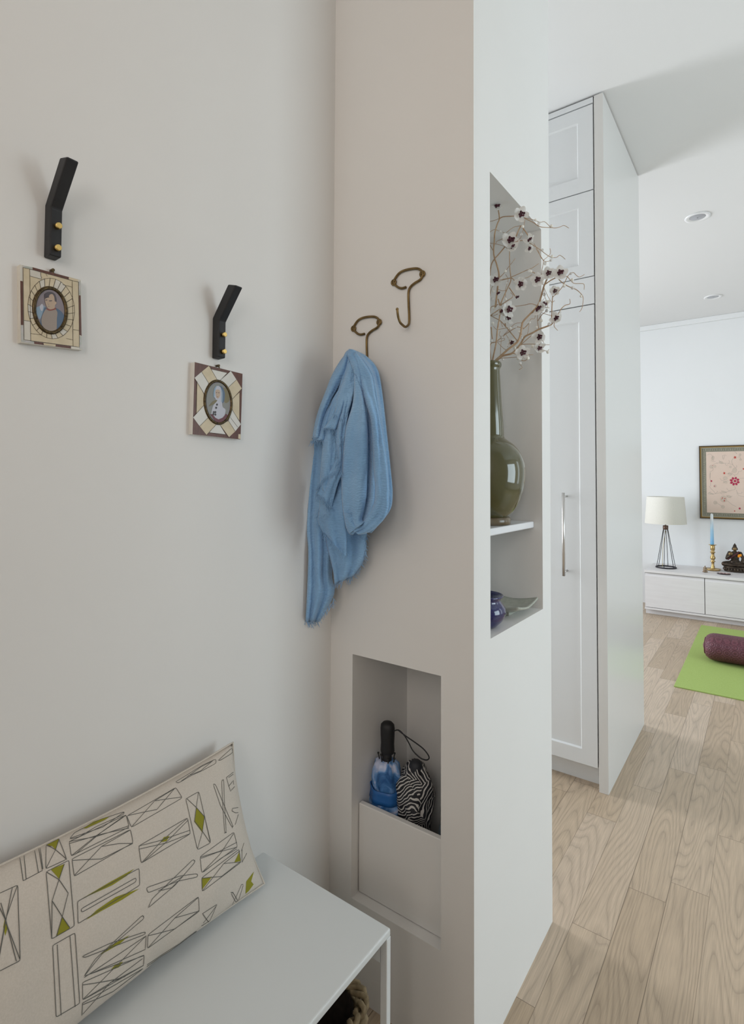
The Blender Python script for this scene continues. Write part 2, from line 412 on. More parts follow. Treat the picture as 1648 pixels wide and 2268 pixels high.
ln([(860,920),(1060,850),(1165,835),(1165,855),(1050,880),(870,950)],True); ln([(870,1040),(895,985),(1140,750),(1152,765),(1030,905)],True); ln([(930,940),(1080,850),(1010,920),(950,935)])
ln([(1180,735),(1395,580),(1415,665),(1190,830)],True); ln([(1182,738),(1300,700),(1412,640)]); ln([(1195,825),(1300,720),(1392,590)]); ln([(1185,745),(1290,705),(1412,670)]); ln([(1200,825),(1310,740),(1410,680)])
ln([(1190,860),(1425,680),(1433,760),(1192,942)],True); ln([(1190,862),(1310,850),(1430,755)]); ln([(1195,935),(1325,772),(1430,690)]); ln([(1325,772),(1432,758)])
fl([(1190,862),(1252,852),(1192,930)]); fl([(1392,762),(1424,700),(1432,752)])
fl([(1450,965),(1460,880),(1510,815),(1488,880),(1468,920),(1500,900),(1470,945)])
ln([(1440,690),(1460,640)]); ln([(1440,760),(1475,700)]); ln([(1445,680),(1440,760)])
ln([(870,1200),(1170,972),(1175,1065),(868,1285)],True); ln([(872,1205),(1030,1170),(1172,1060)]); ln([(872,1280),(1030,1100),(1168,978)]); ln([(1030,1100),(1175,1062)])
ln([(480,1325),(640,1250),(855,1180),(855,1195),(500,1330)],True); ln([(492,1445),(560,1340),(840,1080),(848,1100),(600,1310)],True)
ln([(495,1450),(860,1205),(855,1290),(505,1440)]); ln([(500,1440),(700,1370),(855,1210)]); fl([(650,1412),(680,1375),(725,1360),(700,1395)]); fl([(590,1315),(650,1262),(765,1198),(700,1255)])
ln([(485,1480),(850,1325),(848,1400),(487,1590)],True); ln([(487,1495),(700,1470),(848,1400)]); ln([(490,1585),(690,1380),(848,1330)]); ln([(495,1585),(640,1500),(840,1350)])
ln([(487,1610),(845,1425)]); ln([(487,1610),(485,1700)]); ln([(490,1620),(670,1560),(840,1430)]); ln([(490,1690),(650,1490),(740,1460)])
ln([(1195,1080),(1280,1025),(1240,1140),(1190,1170)],False); ln([(1195,1080),(1235,1150)]); ln([(1280,1030),(1200,1150)])
ln([(1365,950),(1378,950),(1405,1010),(1395,1025)],True); ln([(1440,900),(1430,900),(1370,1040)]); ln([(1440,905),(1405,1020)])
ln([(870,1400),(960,1350),(1060,1285),(1160,1205)]); ln([(870,1415),(1000,1340),(1110,1250),(1165,1210)])
draw(bm, pil_hit, LN, PN, 5, .00035)
ob('cushion_cover', bm, [linen, inkm, olive], t)
bm = bmesh.new()
edge = [pil(i/60, 0, 1) for i in range(61)]+[pil(1, j/24) for j in range(1, 25)]+[pil(1-i/60, 1) for i in range(1, 61)]+[pil(0, 1-j/24) for j in range(1, 24)]
tube(bm, edge, .0016, 6, closed=True); ob('seam', bm, linen, t)

# ---------------------------------------------------------------- black wall hooks
prof = [(-.8192,1.4439),(-.8192,1.519),(-.776,1.573),(-.754,1.567),(-.800,1.511),(-.800,1.4445)]
t = thing('coat_hook', (-.8192, .338, 1.4439), 'angled black wooden wall hook with two brass pins, the larger in view at far left', 'hook', 'black wooden wall hooks')
bm = bmesh.new()
y0, y1 = .3297, .3459
A = [bm.verts.new((x, y0, z)) for x, z in prof]; Bv = [bm.verts.new((x, y1, z)) for x, z in prof]
bm.faces.new(A); bm.faces.new(Bv[::-1])
for i in range(6): bm.faces.new((A[i], Bv[i], Bv[(i+1) % 6], A[(i+1) % 6]))
bmesh.ops.recalc_face_normals(bm, faces=bm.faces)
ob('hook_body', bm, blackw, t, bevel=.0022, seg=2)
for z in (1.4865, 1.4553):
    bm = bmesh.new(); tube(bm, [Vector((-.8005, .3385, z)), Vector((-.7925, .3385, z)), Vector((-.792, .3385, z))], [.0042, .0042, .0036], 20)
    tag(ob('pin', bm, brass, t), 'round polished brass pin')
hook2 = copy_tree(t, (0, .2880, -.0895))
hook2['label'] = 'angled black wooden wall hook with two brass pins, the one nearer the corner'

# ---------------------------------------------------------------- framed miniatures
ivory = noisy('ivory_inlay', (.60, .50, .33), (.68, .58, .41), 60, .4); ivory2 = noisy('pale_bone_inlay', (.62, .58, .50), (.70, .66, .58), 50, .35)
rose = noisy('rosewood', (.085, .028, .016), (.14, .05, .03), 90, .35, stretch=(1, 4, 1)); pearl = noisy('mother_of_pearl', (.42, .46, .40), (.62, .56, .58), 120, .2)
bonewhite = noisy('white_bone_inlay', (.68, .66, .60), (.75, .73, .68), 30, .4)
lined = mat('inlay_joint', (.06, .04, .025), .8)
bronze = noisy('dark_bronze_bezel', (.03, .022, .012), (.14, .095, .04), 300, .4, .4, metal=.7)
def cm(n, c): return mat('miniature_'+n, c, .35)
pm = [cm('mauve', (.26, .22, .24)), cm('skin', (.50, .37, .27)), cm('hair', (.09, .075, .085)), cm('coat', (.09, .14, .22)), cm('waistcoat', (.33, .27, .23)), cm('collar', (.27, .07, .05)),
      cm('pale_blue', (.26, .36, .46)), cm('grey', (.24, .24, .22)), cm('olive_cloth', (.19, .155, .07)), cm('lace', (.52, .52, .58)), cm('dark_red', (.12, .015, .025)), cm('dark', (.04, .03, .03))]
def mini(label, T, corners, base_m, items, bezel, portrait, nail, side=0):
    xf = XL+T; S = lambda a, b: at(a, b, 'x', xf); n = Vector((1, 0, 0))
    P = [S(*c) for c in corners]      # tl, tr, br, bl of the front face
    t = thing('framed_miniature', (XL, P[3].y, P[3].z), label, 'picture', 'framed miniatures')
    bm = bmesh.new(); f = [bm.verts.new(p) for p in P]; bk = [bm.verts.new((XL, p.y, p.z)) for p in P]
    bm.faces.new(f); bm.faces.new(bk[::-1])
    for i in range(4): bm.faces.new((f[i], bk[i], bk[(i+1) % 4], f[(i+1) % 4])).material_index = side
    bmesh.ops.recalc_face_normals(bm, faces=bm.faces)
    draw(bm, S, items, n, 12, .00012)
    ob('inlaid_frame', bm, [base_m, ivory, ivory2, rose, pearl, lined, bonewhite], t)
    cx, cy, rx, ry, rot, wd = bezel
    bm = bmesh.new(); pts = [S(*q)+n*.0006 for q in ell(cx, cy, rx, ry, rot, 48)]
    tube(bm, pts, wd, 8, closed=True); ob('bezel', bm, bronze, t)
    bm = bmesh.new(); draw(bm, S, [(0, 'f', 7, ell(cx, cy, rx, ry, rot, 40))]+portrait, n, 30, .00012)
    tag(ob('portrait', bm, pm, t), 'small painted portrait')
    bm = bmesh.new(); q = at(*nail, 'x', XL); tube(bm, [q, q+Vector((.008, 0, 0))], .0022, 10); tube(bm, [q+Vector((.006, 0, 0)), q+Vector((.009, 0, -.006))], .0012, 6)
    ob('hanging_nail', bm, bronze, t)
def c1(L): return [(30+x/10.3, 580+y/10.3) for x, y in L]
I = []
def q1(mi, L, lev=2): I.append((mi, 'f', lev, c1(L)))
def l1(L, w=.00045): I.append((5, 'l', 6, c1(L), w))
q1(1, [(212,130),(365,165),(385,1800),(235,1775)]); q1(2, [(235,1335),(385,1358),(388,1800),(235,1775)],3)
q1(1, [(1335,430),(1480,460),(1500,1940),(1355,1925)]); q1(2, [(370,165),(620,240),(630,400),(370,325)],2); q1(1, [(620,240),(1335,425),(1335,575),(640,400)],2)
q1(1, [(370,325),(1335,575),(1345,1780),(388,1635)],2); q1(1, [(388,1635),(1350,1780),(1355,1925),(390,1800)],3)
q1(4, [(212,85),(430,125),(430,182),(212,130)]); q1(3, [(430,122),(1262,348),(1258,400),(435,180)]); q1(1, [(1262,348),(1470,405),(1470,460),(1258,400)],3)
q1(3, [(152,430),(210,445),(222,1440),(165,1440)]); q1(4, [(165,1450),(222,1440),(232,1830),(172,1820)])
q1(3, [(1480,765),(1530,765),(1550,1690),(1500,1660)]); q1(4, [(1475,470),(1525,430),(1530,765),(1480,765)]); q1(4, [(1500,1700),(1550,1700),(1555,1990),(1505,1990)])
q1(3, [(465,1818),(1310,1925),(1308,1978),(470,1870)]); q1(1, [(680,1850),(960,1885),(955,1930),(690,1895)],3); q1(4, [(235,1790),(465,1818),(470,1870),(235,1830)])
for L in ([(212,130),(365,165),(1335,430),(1480,460)],[(365,165),(388,1800)],[(1335,430),(1355,1925)],[(370,325),(640,400)],[(1110,520),(1335,575)],[(388,1635),(620,1665)],[(1200,1750),(1350,1780)],[(235,1335),(385,1358)],[(1355,1545),(1500,1570)],
          [(212,130),(235,1775),(388,1800),(1500,1945),(1480,460)],[(620,240),(612,300),(640,380)],[(735,270),(765,335)]): l1(L)
ring = []
OC = (860,1070,535,690,.12); IC = (832,1105,405,545,-.10)
ro = ell(855,1065,530,695,-.13,26); ri = ell(830,1105,400,545,-.13,26)
for k in range(26):
    a, b = ro[k], ri[k]; ring.append((a, b))
rng = random.Random(3)
for k in range(26):
    k2 = (k+1) % 26
    q1(rng.choice((1, 2, 1)), [ro[k], ro[k2], ri[k2], ri[k]], 4); l1([ro[k], ri[k]], .0006)
l1(ro+[ro[0]])
Pt = []
def sml(L):
    v = cat([Vector((a, b, 0)) for a, b in (L[-1:]+L+L[:2])], 4)[4:-4]
    return [(p.x, p.y) for p in v][:-1]
def p1(mi, L, lev): Pt.append((mi, 'f', lev, c1(sml(L))))
p1(6, [(500,1070),(560,1020),(640,1000),(700,1010),(690,1110),(640,1220),(590,1310),(520,1200)], 8)
p1(9, [(590,1020),(640,960),(670,1010),(650,1120),(610,1100)], 9)
p1(3, [(960,1060),(1040,1100),(1120,1180),(1150,1290),(1080,1450),(985,1570),(940,1540),(960,1300),(985,1150)], 9)
p1(3, [(700,1040),(660,1160),(620,1300),(600,1410),(640,1440),(650,1250),(740,1080)], 9)
p1(4, [(740,1080),(830,1105),(930,1080),(990,1150),(980,1300),(965,1560),(850,1590),(700,1530),(630,1400),(640,1250),(690,1140)], 10)
p1(5, [(745,1060),(830,1090),(940,1050),(950,1085),(830,1118),(752,1092)], 12)
p1(2, [(700,820),(700,740),(760,695),(850,690),(930,730),(960,800),(975,880),(955,960),(900,1000),(820,900),(740,850)], 10)
p1(1, [(705,850),(745,790),(800,760),(870,740),(915,800),(930,900),(965,920),(965,960),(935,990),(925,1060),(830,1090),(770,1060),(735,1000),(715,930)], 13)
p1(2, [(705,860),(700,780),(740,720),(820,720),(795,790),(800,825),(765,800),(735,800)], 15)
p1(2, [(715,872),(755,865),(757,880),(718,885)], 15); p1(2, [(800,890),(860,885),(862,900),(802,905)], 15)
p1(4, [(760,1015),(820,1020),(790,1035)], 15); p1(4, [(765,930),(780,985),(800,990),(780,960)],14)
mini('small square ivory and rosewood framed miniature of a dark-haired man, leftmost on the wall', .0105, [c1([(150,58)])[0], c1([(1534,412)])[0], c1([(1560,2012)])[0], c1([(165,1842)])[0]],
     ivory2, I, (30+830/10.3, 580+1107/10.3, 362/10.3, 512/10.3, -.13, .0026), Pt, c1([(850,210)])[0])
def c2(L): return [(400+x/5.67, 600+y/5.67) for x, y in L]
I = []
q1b = lambda mi, L, lev=2: I.append((mi, 'f', lev, c2(L)))
l1b = lambda L, w=.0005: I.append((5, 'l', 6, c2(L), w))
q1b(1, [(205,1385),(290,1545),(290,1690),(195,1800)]); q1b(6, [(385,1235),(585,1280),(500,1370),(465,1372)]); q1b(1, [(645,1610),(740,1525),(738,1880),(650,1750)]); q1b(6, [(360,2030),(450,1925),(490,1930),(565,2055)])
q1b(6, [(172,1345),(262,1268),(350,1410),(295,1545)],3); q1b(1, [(262,1268),(355,1192),(460,1370),(350,1412)],3)
q1b(6, [(500,1370),(628,1255),(700,1365),(600,1462)],3); q1b(1, [(700,1365),(768,1478),(650,1610),(600,1462)],3)
q1b(6, [(155,1838),(288,1690),(345,1842),(238,1950)],3); q1b(1, [(238,1950),(345,1842),(450,1925),(325,2060)],3)
q1b(1, [(490,1930),(600,1885),(685,2015),(605,2090)],3); q1b(6, [(600,1885),(648,1745),(757,1925),(685,2015)],3)
q1b(1, [(725,2050),(752,2050),(752,2112),(722,2105)],3)
for L in ([(262,1268),(350,1410)],[(355,1192),(460,1370)],[(172,1345),(295,1545)],[(500,1370),(628,1255)],[(600,1462),(700,1365)],[(650,1610),(768,1478)],[(155,1838),(288,1690)],[(238,1950),(345,1842)],[(325,2060),(450,1925)],[(490,1930),(605,2090)],[(600,1885),(685,2015)],[(622,1840),(718,1965)],[(648,1745),(757,1925)],[(205,1385),(195,1800)],[(385,1235),(585,1280)],[(360,2030),(565,2055)],[(740,1525),(738,1880)]): l1b(L)
Pt = []
p2 = lambda mi, L, lev: Pt.append((mi, 'f', lev, c2(sml(L))))
p2(7, [(330,1500),(420,1420),(520,1420),(600,1560),(610,1700),(560,1850),(480,1885),(390,1850),(330,1700)], 8)
p2(8, [(520,1470),(590,1500),(610,1620),(560,1660),(520,1580)], 9); p2(3, [(470,1450),(520,1460),(550,1540),(540,1640),(500,1660),(480,1560)], 10)
p2(9, [(415,1560),(425,1480),(460,1445),(500,1470),(515,1560),(520,1700),(560,1750),(520,1870),(440,1870),(380,1820),(400,1700),(440,1640)], 11)
p2(1, [(432,1510),(455,1490),(485,1500),(490,1560),(470,1600),(445,1590)], 13)
p2(2, [(438,1528),(450,1524),(450,1530),(438,1534)], 15); p2(2, [(466,1530),(480,1528),(480,1534),(466,1536)], 15); p2(5, [(450,1578),(466,1580),(456,1585)], 15)
p2(6, [(405,1570),(415,1480),(450,1440),(430,1500),(420,1590)], 12); p2(6, [(500,1480),(520,1520),(520,1640),(505,1640),(508,1540)], 13)
p2(8, [(350,1700),(400,1640),(455,1620),(430,1660),(380,1690)], 12)
Pt.append((10, 'f', 13, c2([(365,1800),(395,1800),(430,1845),(470,1865),(520,1845),(565,1795),(588,1815),(530,1890),(480,1908),(430,1890)])))
for q in ((410,1775),(430,1775),(405,1800),(430,1805),(440,1720),(450,1680)): p2(11, ell(*q, 11, 14, 0, 10), 15)
mini('small square bone and rosewood framed miniature of a pale veiled lady, nearer the corner', .012, c2([(178,1145),(778,1292),(753,2116),(150,2052)]), rose, I,
     (400+467/5.67, 600+1650/5.67, 166/5.67, 268/5.67, -.07, .0026), Pt, c2([(450,1195)])[0], 6)

# ---------------------------------------------------------------- brass wire hooks
def c3(L): return [(640+x/4.847, 560+y/4.847) for x, y in L]
def wire_hook():
    t = thing('wire_hook', (-.61, YF, 1.55), 'antique brass wire coat hook, bare, on the pillar face, upper right', 'hook', 'brass wire hooks')
    yw = YF-.0035; J = lambda L: [at(*q, 'y', yw) for q in c3(L)]
    w1 = J([(1258,368),(1210,380),(1165,365),(1125,318),(1150,260),(1195,210),(1270,180),(1370,168),(1420,190),(1437,228),(1412,285),(1350,325),(1302,370),(1283,430),(1285,560),(1290,660)])
    xs = w1[-1].x
    w2 = [at(*q, 'x', xs) for q in c3([(1289,740),(1280,775),(1250,795),(1215,770),(1190,740),(1172,680),(1163,605)])]
    w2 = [Vector((xs, min(p.y, yw), p.z)) for p in w2]
    w2[0] = Vector((xs, yw, w2[0].z))
    bm = bmesh.new(); tube(bm, cat(w1+w2, 6), .0026, 10); e = w2[-1]; ball(bm, e, .0032)
    ob('wire', bm, antique, t, smooth=True)
    for q in ((1125,318),(1432,226)):
        bm = bmesh.new(); c = at(*c3([q])[0], 'y', yw)
        tube(bm, [c+Vector((.0052*math.cos(a), 0, .0052*math.sin(a))) for a in [2*PI*k/16 for k in range(16)]], .0022, 8, closed=True)
        e2 = ob('eyelet', bm, antique, t, smooth=True)
        bm = bmesh.new(); tube(bm, [c+Vector((0, .003, 0)), c-Vector((0, .0015, 0)), c-Vector((0, .0022, 0))], [.0034, .0034, .002], 14); ob('screw', bm, bronze, e2)
    return t, w2
hk, JP = wire_hook()
hk2 = copy_tree(hk, (-.1105, 0, -.083)); hk2['label'] = 'antique brass wire coat hook holding the blue scarf'

# ---------------------------------------------------------------- blue scarf
def scarf_mat():
    mt = mat('blue_gauze', (.24, .46, .74), .9, spec=.1, Sheen_Weight=.35)
    b = bsdf(mt); tc = node(mt, 'ShaderNodeTexCoord')
    wv = node(mt, 'ShaderNodeTexWave', bands_direction='Z'); wv.inputs['Scale'].default_value = 60; wv.inputs['Distortion'].default_value = 9; wv.inputs['Detail'].default_value = 2; wv.inputs['Detail Scale'].default_value = 1.2
    nz = node(mt, 'ShaderNodeTexNoise'); nz.inputs['Scale'].default_value = 9
    cr = node(mt, 'ShaderNodeValToRGB'); cr.color_ramp.elements[0].color = (.22, .41, .66, 1); cr.color_ramp.elements[1].color = (.30, .51, .76, 1)
    cr.color_ramp.elements[0].position = .35; cr.color_ramp.elements[1].position = .68
    lk(mt, tc.outputs['Object'], wv.inputs['Vector']); lk(mt, tc.outputs['Object'], nz.inputs['Vector']); lk(mt, nz.outputs['Fac'], cr.inputs[0]); lk(mt, cr.outputs[0], b.inputs['Base Color'])
    bp = node(mt, 'ShaderNodeBump'); bp.inputs['Strength'].default_value = .45; bp.inputs['Distance'].default_value = .0012
    lk(mt, wv.outputs['Fac'], bp.inputs['Height']); lk(mt, bp.outputs[0], b.inputs['Normal'])
    return mt
scarfm = scarf_mat()
def c3b(L): return c3(L)
def c4(L): return [(640+x/4.932, 960+y/4.932) for x, y in L]
t = thing('scarf', (-.73, .914, 1.42), 'light blue crinkled gauze scarf with frayed ends hanging from a brass hook', 'scarf')
def resample(L, n):
    P = cat([Vector((p[0], p[1], 0)) for p in L], 6); d = [0]
    for i in range(len(P)-1): d.append(d[-1]+(P[i+1]-P[i]).length)
    out = []; j = 0
    for i in range(n+1):
        s = d[-1]*i/n
        while j < len(P)-2 and d[j+1] < s: j += 1
        out.append(P[j].lerp(P[j+1], (s-d[j])/max(1e-9, d[j+1]-d[j])))
    return out
def strip(bm, Lp, Rp, y, bul, pleats=2, pa=.003, n=60, m=26, seed=0, tilt=0, fold_end=0):
    """cloth strip between two outlines; y = depth plane (list or number), bulging toward the room"""
    Lq, Rq = resample(Lp, n), resample(Rp, n); ys = y if isinstance(y, (list, tuple)) else (y, y)
    g = []
    for i in range(n+1):
        s = i/n; yy = ys[0]+(ys[-1]-ys[0])*s if len(ys) == 2 else ys[min(int(s*(len(ys)-1)), len(ys)-2)]*(1-(s*(len(ys)-1)) % 1)+ys[min(int(s*(len(ys)-1))+1, len(ys)-1)]*((s*(len(ys)-1)) % 1)
        row = []
        for j in range(m+1):
            u = j/m; q = Lq[i].lerp(Rq[i], u)
            bump = bul*math.sin(PI*u)**.6
            fold = pa*math.sin(2*PI*pleats*u+1.3*seed+.9*math.sin(s*3+seed))*min(1, s*5+.2)*math.sin(PI*u)**.4
            wr = .0022*noise.noise(Vector((u*3+seed*7, s*6, seed)))+.0011*noise.noise(Vector((u*9, s*34, seed*3)))
            d = yy-bump-fold-wr+tilt*(u-.5)
            row.append(bm.verts.new(at(q.x, q.y, 'y', d)))
        g.append(row)
    for i in range(n):
        for j in range(m):
            f = bm.faces.new((g[i][j], g[i+1][j], g[i+1][j+1], g[i][j+1])); f.smooth = True
    return g
def sheet(name, L, R, y, bul, **k):
    bm = bmesh.new(); g = strip(bm, L, R, y, bul, **k); rows = [[v.co.copy() for v in r] for r in g]
    o = ob(name, bm, scarfm, t, smooth=True)
    md = o.modifiers.new('thickness', 'SOLIDIFY'); md.thickness = .0016; md.offset = 0
    return rows
def fringe(pts, ln=.011, dens=3, seed=1, dr=(0, 0, -1)):
    bm = bmesh.new(); r = random.Random(seed)
    P = []
    for i in range(len(pts)-1):
        k = max(1, int((pts[i+1]-pts[i]).length/.0022))
        P += [pts[i].lerp(pts[i+1], j/k) for j in range(k)]
    for p in P:
        if r.random() < .12: continue
        a = p+Vector((0, -.0008, .001)); L = ln*(.6+.8*r.random()); d = Vector(dr)+Vector((r.uniform(-.5, .5), r.uniform(-.3, .1), r.uniform(-.2, .2))); d.normalize()
        b = a+d*L*.5+Vector((r.uniform(-1, 1), r.uniform(-.5, .3), 0))*.0018; c = a+d*L+Vector((r.uniform(-1, 1), r.uniform(-.5, .3), 0))*.004
        tube(bm, cat([a, b, c], 3), [.0006, .0003], 4)
    ob('fringe', bm, scarfm, t)
P3 = lambda L: c3(L); P4 = lambda L: c4(L)
# back sheets first (far from the room), front ones last
s = sheet('scarf_fold', P3([(650,1040),(560,1150),(470,1300),(400,1500)])+P4([(262,110),(240,350),(205,780),(195,1060),(212,1300),(200,1700),(182,2050)]),
      P3([(690,1060),(690,1250),(640,1500),(600,1800)])+P4([(600,300),(560,600),(520,900),(485,1300),(470,1560),(490,1760),(330,2060)]), (.934, .928, .903, .897), .012, pleats=2.5, pa=.006, seed=1, n=80, tilt=.05)
fringe(s[-1]+[], .012, seed=2); fringe([at(*q, 'y', .872) for q in P4([(330,2000),(400,1930),(480,1850),(492,1780)])], .012, seed=3, dr=(.3, 0, -1))
s = sheet('scarf_fold', P3([(700,1100),(640,1500),(600,1800)])+P4([(480,500),(420,900),(400,1130),(480,1480),(500,1650)]),
      P3([(800,1100),(860,1500),(900,2000)])+P4([(880,700),(850,1100),(830,1300),(800,1420),(700,1560)]), (.922, .925, .918, .912), .006, pleats=2.2, pa=.005, seed=2, n=70, tilt=.03)
fringe(s[-1], .012, seed=4); fringe([r[-1] for r in s[56:]], .009, seed=5, dr=(.6, 0, -.7))
s = sheet('scarf_fold', P3([(650,1050),(600,1250),(500,1550),(400,1700),(250,2020)]), P3([(665,1060),(660,1200),(600,1400),(470,1640),(370,2030)]), (.900, .892, .865), .006, pleats=1, pa=.002, seed=3, n=50, m=16)
fringe(s[-1], .010, seed=6)
s = sheet('scarf_fold', P3([(640,1180),(560,1420),(450,1620),(390,1900)])+P4([(375,100),(350,400),(340,560)]), P3([(670,1250),(600,1500),(530,1750),(505,1900)])+P4([(515,200),(500,400),(470,800)]), (.900, .884, .866, .864), .008, pleats=1.2, pa=.003, seed=4)
fringe(s[-1], .010, seed=7, dr=(.2, 0, -1)); fringe([at(*q, 'y', .858) for q in P4([(345,560),(330,640),(310,700)])], .009, seed=27, dr=(-.6, 0, -.6))
s = sheet('scarf_fold', P3([(655,1150),(600,1330),(520,1560),(490,1740)]), P3([(700,1200),(718,1350),(670,1600),(605,1800)]), (.896, .880, .872), .007, pleats=1, pa=.002, seed=5, n=50)
fringe(s[-1], .010, seed=8); fringe([at(*q, 'y', .864) for q in P3([(490,1745),(500,1900),(530,2000)])], .007, seed=28)
s = sheet('scarf_fold', P3([(560,1420),(500,1700),(370,1890)]), P3([(610,1400),(580,1640),(500,1900)]), (.886, .870, .862), .006, pleats=1, pa=.002, seed=6, n=40, m=14)
fringe(s[-1], .010, seed=9)
s = sheet('scarf_fold', P3([(590,1500),(530,1750),(500,1900)])+P4([(520,150),(500,330),(370,520),(300,650)]), P3([(670,1500),(640,1700),(600,1950)])+P4([(600,200),(590,400),(530,560),(460,830)]), (.884, .868, .862, .862), .008, pleats=1.5, pa=.003, seed=7)
fringe(s[-1], .012, seed=10)
s = sheet('scarf_fold', P4([(350,540),(335,800),(320,960),(380,1090)]), P4([(600,500),(600,800),(625,1100),(625,1350)]), (.880, .872, .874), .008, pleats=1.6, pa=.004, seed=8)
fringe(s[-1], .010, seed=11, dr=(.3, 0, -1)); fringe([r[0] for r in s[30:]], .008, seed=12, dr=(-.6, 0, -.6))
# the loop: right outer band, middle band, front left band
sheet('scarf_loop', P3([(700,1080),(760,1250),(830,1600),(850,1900)])+P4([(870,300),(850,700),(800,950),(700,1060)]),
      P3([(700,1045),(830,1110),(950,1250),(1000,1500),(1040,1850)])+P4([(1110,400),(1130,680),(1090,860),(900,1085)]), (.915, .905, .897, .887, .878), .016, pleats=2.3, pa=.007, seed=9, n=90, m=34, tilt=.03)
sheet('scarf_loop', P3([(690,1090),(740,1300),(800,1550),(880,1800)])+P4([(918,150),(930,420),(945,620),(920,800),(800,980),(700,1060)]),
      P3([(720,1060),(880,1300),(930,1550),(985,1850)])+P4([(1050,200),(1080,450),(1090,700),(1060,900),(900,1060),(760,1105)]), (.892, .876, .864, .858, .862), .010, pleats=1.2, pa=.003, seed=10, n=80)
sheet('scarf_loop', P3([(705,1300),(690,1600),(610,1900)])+P4([(590,300),(578,620),(600,900),(660,1095)]),
      P3([(725,1330),(790,1500),(840,1850)])+P4([(858,200),(850,500),(845,700),(800,930),(830,960)]), (.880, .868, .858, .856, .862), .011, pleats=1.2, pa=.004, seed=11, n=80)
sheet('scarf_loop', P4([(600,860),(620,1000),(655,1090),(700,1108)]), P4([(720,900),(720,980),(760,1010),(830,960)]), (.858, .860), .010, pleats=.6, pa=.002, seed=12, n=30, m=14)
sheet('scarf_loop', P3([(650,1035),(610,1070),(570,1150),(470,1300),(390,1500),(300,1750),(250,2000)]), P3([(690,1045),(650,1110),(630,1230),(550,1400),(440,1600),(360,1800),(330,2000)]), (.906, .898, .880, .866), .010, pleats=1, pa=.003, seed=13, n=50, m=16)
sheet('scarf_loop', P3([(650,1032),(625,1090),(640,1130),(670,1200),(705,1300)]), P3([(690,1040),(740,1075),(790,1200),(800,1350),(790,1480)]), (.900, .886, .878), .008, pleats=.8, pa=.002, seed=14, n=36, m=18)

for k, (pth, dr) in enumerate([([(510,110),(520,180),(530,240),(550,300)], (.1, 0, -1)), ([(560,300),(520,340),(570,400),(590,480)], (-.2, 0, -1)),
        ([(540,420),(500,420),(430,460),(380,490),(350,540)], (.1, 0, -1)), ([(350,540),(320,600),(300,680)], (-.7, 0, -.6)), ([(300,690),(370,690),(400,740),(450,800),(470,780)], (.2, 0, -1)),
        ([(450,880),(400,890),(340,920),(310,990),(340,1080)], (-.3, 0, -1)), ([(380,1090),(430,1150),(500,1225),(560,1265),(620,1330)], (-.2, 0, -1)), ([(490,1420),(540,1400),(590,1440)], (0, 0, -1)),
        ([(740,1115),(800,1120),(830,1200),(835,1330)], (.5, 0, -.7))]):
    yy = .850 if k < 6 else (.858 if k < 8 else .885)
    fringe([at(*q, 'y', yy) for q in P4(pth)], .009, seed=40+k, dr=dr)
for k, pth in enumerate([[(490,1735),(540,1770),(605,1805)], [(350,1890),(420,1880),(500,1905)], [(235,2025),(300,2010),(375,2030)], [(545,2040),(580,1990),(610,1945)]]):
    fringe([at(*q, 'y', (.860, .856, .862, .856)[k]) for q in P3(pth)], .010, seed=60+k)

# ---------------------------------------------------------------- tilt-out panel and umbrellas in the low niche
t = thing('tilt_out_panel', (-.64, .99, NZ0), 'white lift-out front panel closing the lower half of the umbrella niche', 'panel')
bm = bmesh.new(); box(bm, NX0+.002, NX1-.002, .985, .998, NZ0+.001, .4025)
ob('panel_board', bm, wallm, t, bevel=.002, seg=3)
# blue umbrella
def tiedye():
    mt = mat('blue_tie_dye_nylon', (.05, .15, .4), .45); tc = node(mt, 'ShaderNodeTexCoord'); nz = node(mt, 'ShaderNodeTexNoise'); nz.inputs['Scale'].default_value = 24; nz.inputs['Detail'].default_value = 3; nz.inputs['Distortion'].default_value = 1.2
    cr = node(mt, 'ShaderNodeValToRGB'); e = cr.color_ramp.elements; e[0].color = (.015, .09, .28, 1); e[0].position = .36; e[1].color = (.60, .66, .88, 1); e[1].position = .68; e.new(.5).color = (.07, .22, .52, 1); e.new(.58).color = (.20, .38, .70, 1)
    lk(mt, tc.outputs['Object'], nz.inputs['Vector']); lk(mt, nz.outputs['Fac'], cr.inputs[0]); lk(mt, cr.outputs[0], bsdf(mt).inputs['Base Color']); return mt
tied = tiedye()
UX, UY = -.716, 1.042
t = thing('umbrella', (UX, UY, NZ0), 'folded blue tie-dye umbrella with a black handle and wrist loop in the niche', 'umbrella')
bm = bmesh.new()
pl = lambda a, z: 1+.10*math.sin(8*a+z*30)+.05*math.sin(5*a-z*50)
lathe(bm, [(.020, .002), (.030, .02), (.032, .10), (.039, .165), (.0395, .185), (.034, .200), (.031, .214), (.033, .228), (.034, .245), (.032, .262), (.028, .274), (.020, .280)], (UX, UY, NZ0), 40, fn=pl, sy=.85)
ob('canopy', bm, tied, t, smooth=True)
bm = bmesh.new(); lathe(bm, [(.0395, .194), (.0375, .203), (.0365, .214), (.0375, .223)], (UX, UY, NZ0), 40, caps=False, fn=lambda a, z: 1+.05*math.sin(6*a), sy=.88)
o = ob('strap', bm, mat('blue_strap', (.02, .13, .40), .4), t, smooth=True); md = o.modifiers.new('s', 'SOLIDIFY'); md.thickness = .002; md.offset = 1
for (a, hgt, s0) in ((3.9, .305, 1), (5.0, .318, 1.1), (.3, .302, 1)):   # loose canopy flaps standing up round the shaft
    pass
bm = bmesh.new(); tube(bm, [Vector((UX, UY, NZ0+.25)), Vector((UX+.001, UY, NZ0+.315))], .011, 12)
